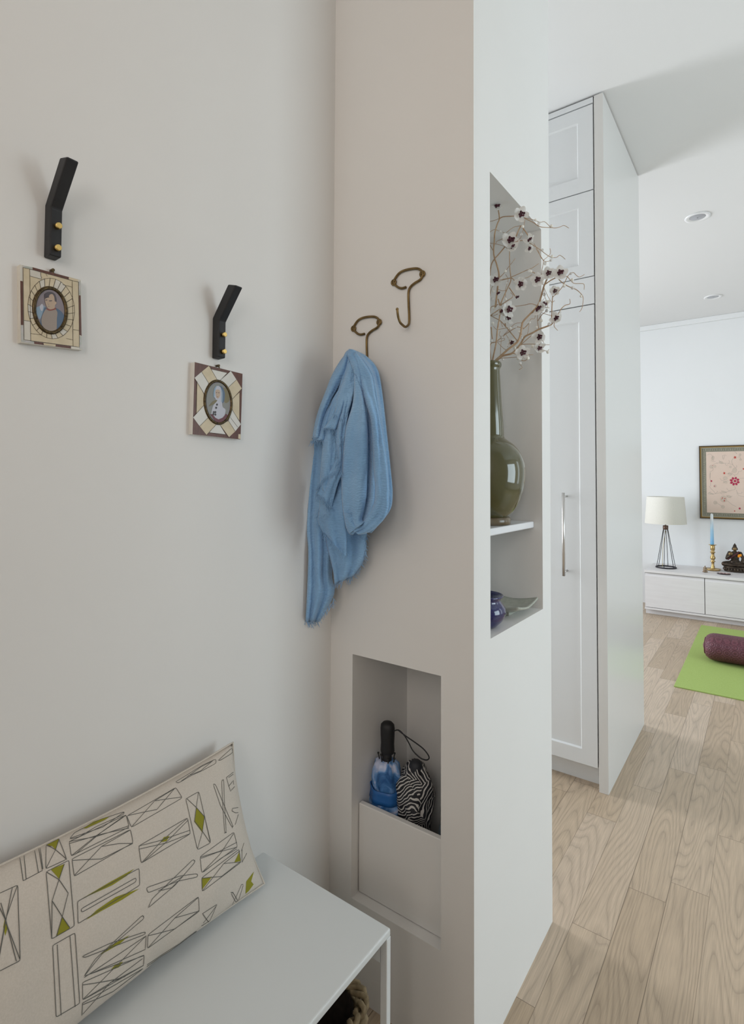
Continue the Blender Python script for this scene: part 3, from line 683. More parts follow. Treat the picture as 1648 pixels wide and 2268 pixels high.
for k in range(7):
    a = 2*PI*k/7; tube(bm, [Vector((UX+.015*math.cos(a), UY+.012*math.sin(a), NZ0+.265)), Vector((UX+.021*math.cos(a), UY+.017*math.sin(a), NZ0+.288+.004*(k % 3)))], .0014, 6)
    ball(bm, (UX+.021*math.cos(a), UY+.017*math.sin(a), NZ0+.289+.004*(k % 3)), .0024)
tag(ob('rib_tips', bm, blackp, t, smooth=True), 'black shaft and metal rib tips')
bm = bmesh.new(); hx, hy = UX+.002, UY
lathe(bm, [(.010, .295), (.0150, .297), (.0168, .302), (.0160, .318), (.0168, .338), (.0172, .352), (.0160, .361), (.011, .366), (.003, .3675)], (hx, hy, NZ0), 28, sx=1.0, sy=.9)
h = ob('handle', bm, blackp, t, smooth=True)
bm = bmesh.new(); a0 = Vector((hx+.016, hy-.002, NZ0+.350))
def lp(L): return [at(790+x/8.1, 1580+y/8.1, 'y', hy-.004) for x, y in L]
tube(bm, cat([a0]+lp([(750,300),(850,390),(930,520),(1010,670),(1130,790),(1230,835),(1290,820),(1290,760),(1200,640),(1060,530),(900,420),(800,345),(740,295)]), 5), .0014, 6)
ob('wrist_loop', bm, blackp, h)
# striped umbrella
def stripes():
    mt = mat('striped_nylon', (.02, .02, .02), .6); tc = node(mt, 'ShaderNodeTexCoord')
    vo = node(mt, 'ShaderNodeTexVoronoi'); vo.inputs['Scale'].default_value = 21
    lk(mt, tc.outputs['Object'], vo.inputs['Vector'])
    sub = node(mt, 'ShaderNodeVectorMath', operation='SUBTRACT'); lk(mt, vo.outputs['Color'], sub.inputs[0]); sub.inputs[1].default_value = (.5, .5, .35)
    nm = node(mt, 'ShaderNodeVectorMath', operation='NORMALIZE'); lk(mt, sub.outputs[0], nm.inputs[0])
    nz = node(mt, 'ShaderNodeTexNoise'); nz.inputs['Scale'].default_value = 22; lk(mt, tc.outputs['Object'], nz.inputs['Vector'])
    sc = node(mt, 'ShaderNodeVectorMath', operation='SCALE'); sc.inputs['Scale'].default_value = .03; lk(mt, nz.outputs['Color'], sc.inputs[0])
    ad = node(mt, 'ShaderNodeVectorMath', operation='ADD'); lk(mt, tc.outputs['Object'], ad.inputs[0]); lk(mt, sc.outputs[0], ad.inputs[1])
    dt = node(mt, 'ShaderNodeVectorMath', operation='DOT_PRODUCT'); lk(mt, ad.outputs[0], dt.inputs[0]); lk(mt, nm.outputs[0], dt.inputs[1])
    mu = node(mt, 'ShaderNodeMath', operation='MULTIPLY'); mu.inputs[1].default_value = 160; lk(mt, dt.outputs['Value'], mu.inputs[0])
    fr = node(mt, 'ShaderNodeMath', operation='FRACT'); lk(mt, mu.outputs[0], fr.inputs[0])
    gt = node(mt, 'ShaderNodeMath', operation='GREATER_THAN'); gt.inputs[1].default_value = .66; lk(mt, fr.outputs[0], gt.inputs[0])
    mx = node(mt, 'ShaderNodeMix', data_type='RGBA'); mx.inputs[6].default_value = (.016, .016, .022, 1); mx.inputs[7].default_value = (.62, .60, .57, 1)
    lk(mt, gt.outputs[0], mx.inputs['Factor']); lk(mt, mx.outputs[2], bsdf(mt).inputs['Base Color']); return mt
SX, SYY = -.652, 1.062
t = thing('umbrella', (SX, SYY, NZ0), 'crumpled black and white striped folded umbrella leaning beside the blue one', 'umbrella')
bm = bmesh.new()
def cr(a, z):
    v = noise.noise(Vector((math.cos(a)*1.6, math.sin(a)*1.6, z*16)))*.30 + noise.noise(Vector((math.cos(a)*4, math.sin(a)*4, z*40+5)))*.14
    return 1+v+.06*abs(math.sin(4*a+z*20))
pr = [(.016, .002), (.024, .02), (.027, .08), (.029, .13), (.033, .165), (.039, .195), (.041, .22), (.038, .245), (.030, .265), (.021, .281), (.012, .288)]
pr2 = []
for i in range(len(pr)-1):
    for k in range(5): pr2.append((pr[i][0]+(pr[i+1][0]-pr[i][0])*k/5, pr[i][1]+(pr[i+1][1]-pr[i][1])*k/5))
lathe(bm, pr2+[pr[-1]], (SX, SYY, NZ0), 64, fn=cr, sy=.9)
ob('canopy', bm, stripes(), t, smooth=True)
bm = bmesh.new(); lathe(bm, [(.014, .268), (.0155, .275), (.014, .289), (.009, .294), (.003, .295)], (SX+.006, SYY-.006, NZ0), 20)
ob('tip_cap', bm, mat('dark_grey_plastic', (.02, .022, .03), .6), t, smooth=True)
# grey bundle at the niche's right end
bm = bmesh.new()
for (x, y, z, r, s) in ((-.568, 1.09, .25, .034, (.9, 1, 1.25)), (-.575, 1.12, .335, .035, (1, 1.2, 1.5)), (-.592, 1.145, .362, .036, (1, 1, 1.1)), (-.565, 1.07, .355, .028, (1, 1, 1.7))): ball(bm, (x, y, z), r, s, seg=16, rings=12)
o = ob('folded_cloth', bm, noisy('slate_fleece', (.08, .11, .14), (.18, .22, .26), 60, .95, .5), None, smooth=True)
tag(o, 'slate grey fabric item lying behind the panel at the right of the niche', 'folded cloth')
md = o.modifiers.new('r', 'REMESH'); md.mode = 'VOXEL'; md.voxel_size = .004; md.use_smooth_shade = True

# ---------------------------------------------------------------- side niche: shelf, vase, pot, dish
shm = mat('shelf_lacquer', (.80, .80, .82), .3)
bm = B(SXB, -.4797, SY0, SY1, 1.0125, 1.029)
tag(ob('shelf', bm, shm, None, bevel=.003, seg=3), 'thin white shelf across the side niche carrying the green vase', 'shelf')
def celadon():
    mt = mat('olive_celadon_glaze', (.08, .085, .035), .07, Coat_Weight=.6, Coat_Roughness=.03)
    tc = node(mt, 'ShaderNodeTexCoord'); nz = node(mt, 'ShaderNodeTexNoise'); nz.inputs['Scale'].default_value = 14; nz.inputs['Detail'].default_value = 6
    crp = node(mt, 'ShaderNodeValToRGB'); crp.color_ramp.elements[0].color = (.060, .056, .017, 1); crp.color_ramp.elements[1].color = (.105, .098, .040, 1)
    lk(mt, tc.outputs['Object'], nz.inputs['Vector']); lk(mt, nz.outputs['Fac'], crp.inputs[0]); lk(mt, crp.outputs[0], bsdf(mt).inputs['Base Color']); return mt
VX, VY, VZ = -.535, 1.20, 1.0292
t = thing('vase', (VX, VY, VZ), 'tall olive green glazed bottle vase with a long neck on the niche shelf', 'vase')
bm = bmesh.new()
VP = [(.047, .017), (.052, .022), (.063, .035), (.076, .062), (.084, .092), (.087, .122), (.084, .148), (.075, .170), (.062, .187), (.048, .198), (.041, .203), (.0385, .207), (.0375, .212), (.036, .24), (.033, .28), (.030, .33), (.0285, .36), (.0285, .370), (.0315, .376), (.0325, .381), (.031, .386), (.027, .386), (.024, .378), (.023, .34), (.022, .30)]
P = cat([Vector((a, 0, b)) for a, b in VP], 3)
lathe(bm, [(p.x, p.z) for p in P], (VX, VY, VZ), 64, caps=False)
ob('vase_body', bm, celadon(), t, smooth=True)
bm = bmesh.new(); lathe(bm, [(.050, 0), (.0525, .002), (.0525, .015), (.049, .018)], (VX, VY, VZ), 64)
tag(ob('foot_ring', bm, noisy('brown_glaze_foot', (.10, .07, .035), (.19, .15, .10), 30, .15), t, smooth=True), 'brownish glazed foot ring')
PX, PY, PZ = -.513, 1.118, SZ0
t = thing('sugar_pot', (PX, PY, PZ), 'small cobalt blue glazed pot in the bottom of the side niche', 'pot')
cob = mat('cobalt_glaze', (.004, .006, .085), .1, Coat_Weight=.7)
bm = bmesh.new(); lathe(bm, [(.030, .001), (.034, .004), (.046, .016), (.0525, .030), (.051, .043), (.044, .053), (.0395, .058), (.041, .063), (.0465, .067), (.047, .070), (.044, .071), (.037, .062), (.034, .05), (.038, .03), (.02, .012)], (PX, PY, PZ), 48)
ob('pot_body', bm, cob, t, smooth=True)
bm = bmesh.new()
tube(bm, cat([Vector((PX-.036, PY-.020, PZ+.055)), Vector((PX-.040, PY-.024, PZ+.080)), Vector((PX-.028, PY-.016, PZ+.088)), Vector((PX-.022, PY-.012, PZ+.066))], 5), .0045, 8)
ob('handle', bm, cob, t, smooth=True)
# square dish
t = thing('square_dish', (-.52, 1.265, SZ0), 'pale grey-green square dish with upturned corners beside the cobalt pot', 'dish')
bm = bmesh.new(); n = 20; cx, cy, rot = -.527, 1.266, 0
def dish(u, v, o=0):
    r2 = max(abs(u), abs(v)); h = .008+.013*r2**2.2+.011*(abs(u*v))**1.5
    x, y = u*.066, v*.066; return Vector((cx+x*math.cos(rot)-y*math.sin(rot), cy+x*math.sin(rot)+y*math.cos(rot), SZ0+h+o))
g = [[bm.verts.new(dish(-1+2*i/n, -1+2*j/n)) for j in range(n+1)] for i in range(n+1)]
for i in range(n):
    for j in range(n): bm.faces.new((g[i][j], g[i+1][j], g[i+1][j+1], g[i][j+1])).smooth = True
dm = noisy('sage_glaze', (.36, .38, .32), (.44, .45, .39), 90, .25)
o = ob('dish_body', bm, dm, t, smooth=True); md = o.modifiers.new('s', 'SOLIDIFY'); md.thickness = .0045; md.offset = 0
bm = bmesh.new(); q = [dish(u, v) for u, v in ((-.45,-.45),(.45,-.45),(.45,.45),(-.45,.45))]
a = [bm.verts.new((p.x, p.y, SZ0+.0005)) for p in q]; b = [bm.verts.new((p.x*1.0, p.y, SZ0+.011)) for p in q]
bm.faces.new(a[::-1]); bm.faces.new(b)
for i in range(4): bm.faces.new((a[i], a[(i+1) % 4], b[(i+1) % 4], b[i]))
ob('foot', bm, dm, t, bevel=.002)

# ---------------------------------------------------------------- blossom branches
bark = noisy('brown_wire_bark', (.36, .225, .13), (.52, .37, .235), 80, .6, .3)
def petalmat():
    mt = mat('white_petals', (.86, .85, .82), .5); nt = mt.node_tree; tr = node(mt, 'ShaderNodeBsdfTranslucent'); tr.inputs[0].default_value = (.88, .86, .82, 1)
    mx = node(mt, 'ShaderNodeMixShader'); mx.inputs[0].default_value = .4; lk(mt, bsdf(mt).outputs[0], mx.inputs[1]); lk(mt, tr.outputs[0], mx.inputs[2]); lk(mt, mx.outputs[0], nt.nodes['Material Output'].inputs[0]); return mt
petal = petalmat(); wine = noisy('wine_stamens', (.035, .004, .010), (.09, .012, .025), 200, .6)
beadm = mat('clear_beads', (.92, .91, .88), .08, Transmission_Weight=.55, Coat_Weight=.3); pearlb = mat('pearl_beads', (.82, .80, .73), .25)
NH = Vector((-VX, -VY, 0)).normalized()        # from the vase toward the room
def bp_(px, py, off=0):
    d = Fw + Rt*((px-824)/F) - Up*((py-PPY)/F); P0 = Vector((VX, VY, 0))+NH*off
    return CAM+d*((P0-CAM).dot(NH)/d.dot(NH))
MX, MY = 1095, 800
def wav(px, py, fam):
    k = min(1, math.hypot(px-MX, py-MY)/130)
    f = (.030, -.006, .014, .040, .008)[fam]
    return k*(f+.012*math.sin(px*.031+fam)+.010*math.sin(py*.027+2*fam))
def a_(L): return [(1080+x/7.49, 430+y/7.49) for x, y in L]
def b_(L): return [(1080+x/7.49, 600+y/7.49) for x, y in L]
R1, R2, R3, R4 = .0022, .0014, .0009, .0006
fams = [
 ('curving blossom branch reaching farthest right from the green vase', [
  (b_([(95,1560),(130,1490),(230,1400),(330,1310),(420,1240),(500,1170),(545,1060),(570,900),(590,840),(680,740),(780,640),(850,540),(890,420),(930,270),(970,170),(1020,70)]), .0026, .0018),
  (b_([(930,240),(1000,190),(1060,150),(1150,115),(1210,170),(1290,230),(1370,270),(1470,310),(1540,370),(1585,440),(1580,550),(1560,630),(1525,680)]), R2, R4),
  (b_([(1150,115),(1240,80),(1320,95),(1370,150),(1430,205),(1520,210),(1590,215),(1605,250),(1600,310)]), R3, R4),
  (b_([(1085,430),(1150,370),(1230,280),(1280,190),(1330,90),(1380,40),(1430,30),(1480,80),(1530,100),(1605,60)]), R3, R4),
  (b_([(935,270),(980,380),(1040,490),(1070,520)])+b_([(1110,495)]), R4, R4),
  (b_([(935,300),(950,430),(990,520),(1000,600)]), R4, R4),
  (b_([(920,230),(900,150),(895,70)])+a_([(905,1250),(925,1110),(880,1040),(840,940),(770,820)]), R3, R4),
  (b_([(810,570),(720,545),(620,565),(520,580),(430,588)]), R3, R4)],
  [(b_, 1200, 40, 1.2, 0), (b_, 1110, 330, .8, 1), (b_, 1000, 40, 1, 0), (b_, 860, 640, 1.2, 1), (b_, 920, 560, .9, 2)],
  [(b_,1380,45),(b_,1405,150),(b_,1408,282),(b_,1550,420),(b_,940,390),(b_,1270,245)]),
 ('low blossom branch with forked right-hand twigs in the green vase', [
  (b_([(110,1560),(150,1490),(250,1410),(400,1370),(500,1270),(560,1190),(620,1090),(740,1030),(850,970),(960,930),(1060,890)]), .0026, .0018),
  (b_([(1060,890),(1110,830),(1160,770),(1180,700),(1230,620),(1290,570),(1360,550),(1370,510),(1363,465)]), R2, R4),
  (b_([(1110,850),(1105,920),(1165,990)]), R3, R4),
  (b_([(1060,860),(1065,700),(1070,560),(1085,380),(1110,330)]), R2, R3),
  (b_([(850,970),(830,840),(825,690)]), R3, R4), (b_([(835,830),(900,730),(960,680),(990,640)]), R3, R4),
  (b_([(550,1225),(640,1215),(780,1215),(900,1225),(1030,1225)]), R3, R4),
  (b_([(540,1240),(660,1130),(770,1045),(850,1040),(910,1055)]), R3, R3),
  (b_([(790,1250),(880,1290),(980,1330),(1020,1300)]), R4, R4),
  (b_([(730,700),(850,680),(960,715),(1060,745)]), R4, R4), (b_([(905,1150),(935,1190)]), R4, R4)],
  [(b_, 1150, 790, 1, 2), (b_, 870, 1090, 1.1, 2), (b_, 850, 1290, .9, 2)],
  [(b_,1205,680),(b_,890,825),(b_,1020,885),(b_,815,935),(b_,980,660),(b_,745,1250),(b_,945,1225),(b_,1000,1345)]),
 ('short drooping blossom twig at the mouth of the green vase', [
  (b_([(90,1560),(200,1430),(300,1400),(400,1370),(480,1385),(530,1440),(580,1490),(640,1480),(630,1445),(580,1460)]), R2, R4),
  (b_([(200,1450),(350,1440),(490,1430)]), R3, R4), (b_([(560,1420),(640,1398),(760,1390)]), R4, R4),
  (b_([(500,1170),(380,1020),(280,900),(200,820),(100,770),(50,740)]), R2, R3),
  (b_([(300,930),(290,870)]), R2, R2), (b_([(530,1540),(575,1600),(520,1640)]), R4, R4), (b_([(490,1180),(540,1100),(570,1040)]), R4, R4)],
  [(b_, 580, 1360, 1.2, 1), (b_, 320, 790, 1.2, 1), (b_, 410, 1190, .8, 2)],
  [(b_,600,1462),(b_,670,1450),(b_,540,1530),(b_,500,1455),(b_,560,1110),(b_,450,1280),(b_,255,1465)]),
 ('tall upright blossom branch rising to the top of the niche', [
  (b_([(75,1560),(90,1440),(130,1260),(150,1130),(165,960),(190,830),(205,700),(215,560),(280,400),(340,270),(385,160),(380,60)])+a_([(372,1250),(365,1050),(370,930),(400,900)]), .0022, R3),
  (a_([(385,1380),(520,1320),(640,1265),(740,1225),(850,1150)]), R3, R4),
  (b_([(190,160),(300,135),(400,120),(450,170),(480,210)]), R2, R3), (a_([(380,1170),(460,1065)]), R4, R4), (a_([(200,1385),(290,1290),(360,1190)]), R3, R4),
  (b_([(130,600),(150,430),(165,300),(175,180),(190,60)])+a_([(150,1160),(115,1060),(100,950),(110,800),(120,650),(160,500),(195,410),(180,270)]), R1, R2),
  (a_([(195,410),(260,375),(430,365),(540,350)]), R2, R3), (a_([(195,405),(100,440),(20,455)]), R4, R4),
  (a_([(600,390),(740,420),(870,465),(950,460),(1040,545)]), R4, R4), (a_([(610,400),(760,470),(870,540),(1030,555),(1140,560),(1210,540),(1270,520),(1350,565)]), R3, R4),
  (a_([(30,810),(200,840),(300,880),(360,950)]), R4, R4), (a_([(290,870),(200,980),(90,1110),(50,1230),(40,1400)]), R2, R2), (b_([(40,170),(36,300),(34,420)]), R2, R2),
  (a_([(390,800),(470,790),(560,770),(640,780),(760,850),(870,920),(960,990),(1050,1045),(1140,1050),(1190,1015),(1230,1030),(1290,1080)]), R3, R4),
  (a_([(475,700),(510,610),(550,525)]), R2, R2), (a_([(310,640),(430,550),(550,525)]), R4, R4), (a_([(620,420),(590,600),(550,720),(490,780)]), R4, R4), (a_([(560,520),(620,610),(700,720)]), R2, R2),
  (a_([(800,900),(870,1010),(930,1100),(980,1120),(1050,1100)]), R4, R4), (a_([(930,1095),(1040,990),(1035,900)]), R4, R4),
  (a_([(130,830),(160,780),(230,750),(265,725)]), R4, R4), (a_([(30,635),(120,585),(200,620)]), R4, R4), (a_([(250,630),(330,665)]), R4, R4),
  (a_([(740,1290),(800,1320),(880,1385)]), R3, R3), (b_([(620,120),(680,100),(740,60)]), R4, R4), (a_([(30,820),(70,900),(100,950)]), R3, R3)],
  [(a_, 150, 210, 1.1, 2), (a_, 550, 340, 1.2, 0), (a_, 375, 775, 1.4, 0), (a_, 715, 775, .9, 2), (a_, 430, 890, .9, 1), (a_, 710, 900, .7, 2), (b_, 130, 155, 1.1, 0), (b_, 555, 210, 1.1, 1), (b_, 830, 150, 1.1, 0)],
  [(a_,210,622),(a_,580,540),(a_,560,670),(a_,795,430),(a_,850,490),(a_,1060,530),(a_,910,925),(a_,1070,1035),(a_,955,1150),(a_,720,1280),(a_,690,1275),(a_,295,1278),(a_,1050,1095),(a_,270,690)]),
 ('tangled inner blossom branch on the left side of the green vase', [
  (b_([(60,1560),(50,1420),(42,1280),(60,1200),(130,1180),(200,1130),(300,1050),(420,970),(500,930),(600,950),(670,890),(690,850)]), R2, R4),
  (b_([(590,970),(680,870),(720,800),(780,790),(790,720)]), R4, R4), (b_([(170,1190),(270,1290),(320,1310)]), R4, R4), (b_([(100,920),(150,970),(250,960),(340,940)]), R4, R4),
  (b_([(270,1060),(350,980),(450,880),(560,860)]), R4, R4), (b_([(60,930),(70,1060),(80,1130)]), R2, R2), (b_([(50,740),(120,690),(200,630),(230,560),(260,540),(350,480),(410,440),(420,400),(380,360)]), R2, R4),
  (b_([(40,700),(60,600),(120,580),(180,555)]), R3, R3), (b_([(50,750),(130,730),(210,700),(280,690),(330,740)]), R3, R4), (b_([(360,280),(430,380),(480,450)]), R2, R3), (b_([(300,60),(340,150),(300,300),(300,430)]), R4, R4),
  (b_([(160,300),(250,330),(330,310)]), R4, R4), (b_([(40,420),(70,280),(140,200)]), R3, R4), (b_([(690,870),(680,960),(660,1050)]), R4, R4), (b_([(210,1000),(195,1060),(240,1110),(280,1120),(270,1150),(150,1185)]), R4, R4),
  (b_([(230,1120),(215,1300),(210,1420)]), R4, R4), (b_([(310,1060),(350,1130),(365,1190),(330,1265)]), R4, R4), (b_([(175,470),(200,560),(205,620)]), R2, R2), (b_([(210,820),(250,930)]), R4, R4)],
  [(b_, 340, 640, 1.3, 1), (b_, 190, 390, .7, 3), (b_, 490, 455, .7, 3), (b_, 250, 680, .8, 2)],
  [(b_,310,200),(b_,90,340),(b_,70,465),(b_,300,470),(b_,110,730),(b_,270,720),(b_,170,870),(b_,85,870),(b_,235,1105),(b_,380,950),(b_,690,855),(b_,530,1010),(b_,460,935),(b_,110,620),(b_,60,1160)])]
rg = random.Random(11)
for fi, (lab, paths, flowers, beads) in enumerate(fams):
    t = thing('blossom_branch', (VX, VY, 1.40), lab, 'branch', 'artificial blossom branches in the vase')
    bm = bmesh.new()
    for pts, ra, rb in paths:
        sm = cat([Vector((p[0], p[1], 0)) for p in pts], 4)
        W = [bp_(p.x, p.y, wav(p.x, p.y, fi)) for p in sm]
        tube(bm, W, [ra, rb], 6)
    ob('twigs', bm, bark, t, smooth=True)
    for (fn, x, y, sc, kind) in flowers:
        px, py = fn([(x, y)])[0]; c = bp_(px, py, wav(px, py, fi)+.004)
        nv = (NH+Vector((rg.uniform(-.5, .5), rg.uniform(-.5, .5), rg.uniform(-.4, .4)))*(.5 if kind == 0 else 1.3)).normalized()
        q = nv.to_track_quat('Z', 'Y').to_matrix(); rs = .0062*sc
        fp = None
        if kind != 3:
            bm = bmesh.new(); NP = 5 if kind < 2 else 4; ph = rg.random()*6
            for k in range(NP):
                a = ph+2*PI*k/NP; g = []
                for i in range(7):
                    row = []
                    for j in range(-4, 5):
                        u = i/6; wv_ = max(.12, math.sqrt(max(0, 1-(1.9*u-.95)**2))); xx = rs*.30+u*rs*2.1; yy = j/4*rs*1.08*wv_; zz = (.30*xx*u if kind < 2 else .9*xx*u)-.6*(yy*yy)/rs*.5+.0006*math.sin(9*u+j)
                        row.append(bm.verts.new(c+q@Vector((xx*math.cos(a)-yy*math.sin(a), xx*math.sin(a)+yy*math.cos(a), zz))))
                    g.append(row)
                for i in range(6):
                    for j in range(8): bm.faces.new((g[i][j], g[i+1][j], g[i+1][j+1], g[i][j+1])).smooth = True
            fp = ob('flower', bm, petal, t, smooth=True)
        bm = bmesh.new()
        for k in range(9):
            a = k*2.4; rr = .0019*math.sqrt(k)*sc; ball(bm, c+q@Vector((rr*math.cos(a), rr*math.sin(a), .004+.001*(k % 3))), .0021*sc, seg=8, rings=6)
        ob('stamens', bm, wine, fp or t, smooth=True)
    for i, (fn, x, y) in enumerate(beads):
        px, py = fn([(x, y)])[0]; c = bp_(px, py, wav(px, py, fi)+.001); bm = bmesh.new()
        ball(bm, c, .0036 if i % 3 else .0028, (1, 1, 1.1), seg=14, rings=10)
        ob('bead', bm, pearlb if i % 2 else beadm, t, smooth=True)

# ---------------------------------------------------------------- tall cabinet
CY, CB, CX = 2.1007, 2.8023, -.4718
t = thing('tall_cabinet', (-1.2, 2.45, 0), 'full-height white shaker cabinet with a tall door and steel bar handle', 'cabinet')
ob('side_panel', B(-.5047, CX, CY, CB, 0, ZC-.006), mat('cabinet_lacquer_shaded', (.70, .69, .665), .3, spec=.3), t, bevel=.0012)  # cabinet lacquer with a darker colour to tone down this lit side
ob('carcass', B(-2.4, -.5055, CY+.024, CB, .08, ZC-.012), cabm, t)
tag(ob('shadow_gap', B(-2.4, -.475, CY+.012, CB-.01, ZC-.007, ZC-.0005), gapm, t), 'dark shadow gap below the ceiling')
ob('toe_kick', B(-2.4, -.5055, CY+.055, CY+.075, 0, .08), cabm, t)
ob('top_filler', B(-2.4, -.5085, CY+.001, CY+.023, 2.571, ZC-.008), cabm, t)
ob('filler_rail', B(-2.4, -.5085, CY+.002, CY+.022, 1.8005, 1.9035), cabm, t, bevel=.0008)
def shaker(x0, x1, z0, z1, sw=.0555, st=.053, sb=.055):
    d = thing('door', (x0, CY, z0), None, None); d.parent = t; d.matrix_parent_inverse = t.matrix_world.inverted()
    bm = bmesh.new(); y0, y1 = CY+.002, CY+.022
    box(bm, x0, x0+sw, y0, y1, z0, z1); box(bm, x1-sw, x1, y0, y1, z0, z1); box(bm, x0+sw, x1-sw, y0, y1, z1-st, z1); box(bm, x0+sw, x1-sw, y0, y1, z0, z0+sb)
    # chamfered inner reveal and recessed panel
    a = [(x0+sw, z0+sb), (x1-sw, z0+sb), (x1-sw, z1-st), (x0+sw, z1-st)]; k = .004
    b = [(x0+sw+k, z0+sb+k), (x1-sw-k, z0+sb+k), (x1-sw-k, z1-st-k), (x0+sw+k, z1-st-k)]
    va = [bm.verts.new((x, y0, z)) for x, z in a]; vb = [bm.verts.new((x, y0+.008, z)) for x, z in b]
    for i in range(4): bm.faces.new((va[i], va[(i+1) % 4], vb[(i+1) % 4], vb[i]))
    bm.faces.new(vb)
    return bm, d
from_h = None
for (z0, z1, st, sb) in ((2.2375, 2.5665, .053, .058), (1.9065, 2.2335, .053, .050), (.0835, 1.7965, .055, .054)):
    for x1 in (-.5095, -.9125, -1.3155):
        bm, d = shaker(x1-.4, x1, z0, z1, st=st, sb=sb)
        bpy.data.objects.remove(d)
        o = ob('door', bm, cabm, t)
        if z0 < .1 and x1 > -.6:
            for nm, xx in (('handle', -.6175),):
                bm = bmesh.new(); tube(bm, [Vector((xx, CY-.032, .7755)), Vector((xx, CY-.032, 1.0885))], .0055, 16)
                for zz in (.790, 1.074): tube(bm, [Vector((xx, CY-.032, zz)), Vector((xx, CY+.011, zz))], .0042, 12)
                tag(ob(nm, bm, steel, o), 'brushed steel bar handle')

# ---------------------------------------------------------------- ceiling downlights
dl = thing('ceiling_downlight', (-.283, 3.43, ZC), 'white recessed ceiling downlight, the nearer of two', 'ceiling light', 'recessed ceiling downlights')
bm = bmesh.new(); lathe(bm, [(.062, -.0005), (.0625, -.004), (.056, -.006), (.046, -.005), (.040, -.001), (.030, -.0006)], (-.283, 3.43, ZC), 40, caps=False)
ob('trim_ring', bm, mat('downlight_trim', (.85, .85, .85), .35), dl, smooth=True)
bm = bmesh.new(); lathe(bm, [(.040, -.0012), (.030, -.003), (.018, -.0045), (.003, -.005)], (-.283, 3.43, ZC), 32, caps=False)
tag(ob('lens', bm, mat('grey_reflector', (.42, .43, .46), .2), dl, smooth=True), 'grey lens')
dl2 = copy_tree(dl, (-.032, 1.57, 0)); dl2['label'] = 'white recessed ceiling downlight, the farther of two'

# ---------------------------------------------------------------- console
WY, KF, KTZ = 5.6, 5.12, .378
t = thing('console', (-.3, 5.3, 0), 'low off-white media console with flat doors along the far wall', 'console')
conm = noisy('pale_limed_oak', (.72, .695, .69), (.76, .74, .735), 5, .5, stretch=(1, 1, 9))
ob('console_top', B(-.848, 1.3, KF, WY-.003, KTZ-.022, KTZ), conm, t, bevel=.0015)
ob('carcass', B(-.848, 1.3, KF+.022, WY-.01, .045, KTZ-.0225), mat('console_carcass', (.30, .285, .275), .6), t)
ob('bottom_rail', B(-.848, 1.3, KF+.001, KF+.0218, .045, .060), conm, t)
ob('plinth', B(-.848, 1.28, KF+.05, WY-.03, 0, .0448), conm, t)
for (x0, x1) in ((-.845, -.4115), (-.4065, .027), (.032, .465), (.47, .903)):
    bm = bmesh.new(); box(bm, x0, x1, KF+.002, KF+.0215, .064, .328)
    v = [bm.verts.new(p) for p in ((x0, KF+.002, .328), (x1, KF+.002, .328), (x1, KF+.0212, .350), (x0, KF+.0212, .350))]; bm.faces.new(v)
    ob('door', bm, conm, t)
# lamp
LX, LYY = -.713, 5.34
t = thing('table_lamp', (LX, LYY, KTZ), 'table lamp with off-white drum shade and black wire cone base', 'lamp')
blk = mat('blackened_steel', (.025, .022, .03), .45, .5)
bm = bmesh.new(); tube(bm, [Vector((LX+.078*math.cos(2*PI*k/40), LYY+.078*math.sin(2*PI*k/40), KTZ+.006)) for k in range(40)], .0055, 8, closed=True)
ob('base_ring', bm, blk, t, smooth=True)
for k in range(6):
    a = 2*PI*k/6+.45; bm = bmesh.new(); tube(bm, [Vector((LX+.076*math.cos(a), LYY+.076*math.sin(a), KTZ+.008)), Vector((LX+.017*math.cos(a), LYY+.017*math.sin(a), .722))], .0023, 8); ob('rod', bm, blk, t)
bm = bmesh.new(); lathe(bm, [(.019, 0), (.0215, .002), (.0215, .034), (.019, .036), (.006, .037), (.006, .052), (.004, .053)], (LX, LYY, .712), 24)
tag(ob('socket', bm, noisy('bronze_socket', (.10, .06, .045), (.20, .13, .10), 60, .4, metal=.6), t, smooth=True), 'bronze socket')
bm = bmesh.new(); lathe(bm, [(.163, 0), (.1635, .002), (.146, .232), (.1455, .234)], (LX, LYY, .765), 64, caps=False)
lathe(bm, [(.1445, .234), (.162, 0)], (LX, LYY, .765), 64, caps=False)
lm = noisy('linen_shade', (.72, .70, .63), (.77, .75, .68), 200, .9); o = ob('lamp_shade', bm, lm, t, smooth=True)
bm = bmesh.new(); tube(bm, cat([Vector((LX, LYY+.005, .70)), Vector((LX-.025, LYY+.03, .55)), Vector((LX-.035, LYY+.05, .392)), Vector((LX-.04, LYY+.09, .384)), Vector((LX-.05, LYY+.2, .384))], 6), .002, 6); tag(ob('cord', bm, mat('gold_cord', (.45, .36, .15), .6), t), 'gold lamp cord')
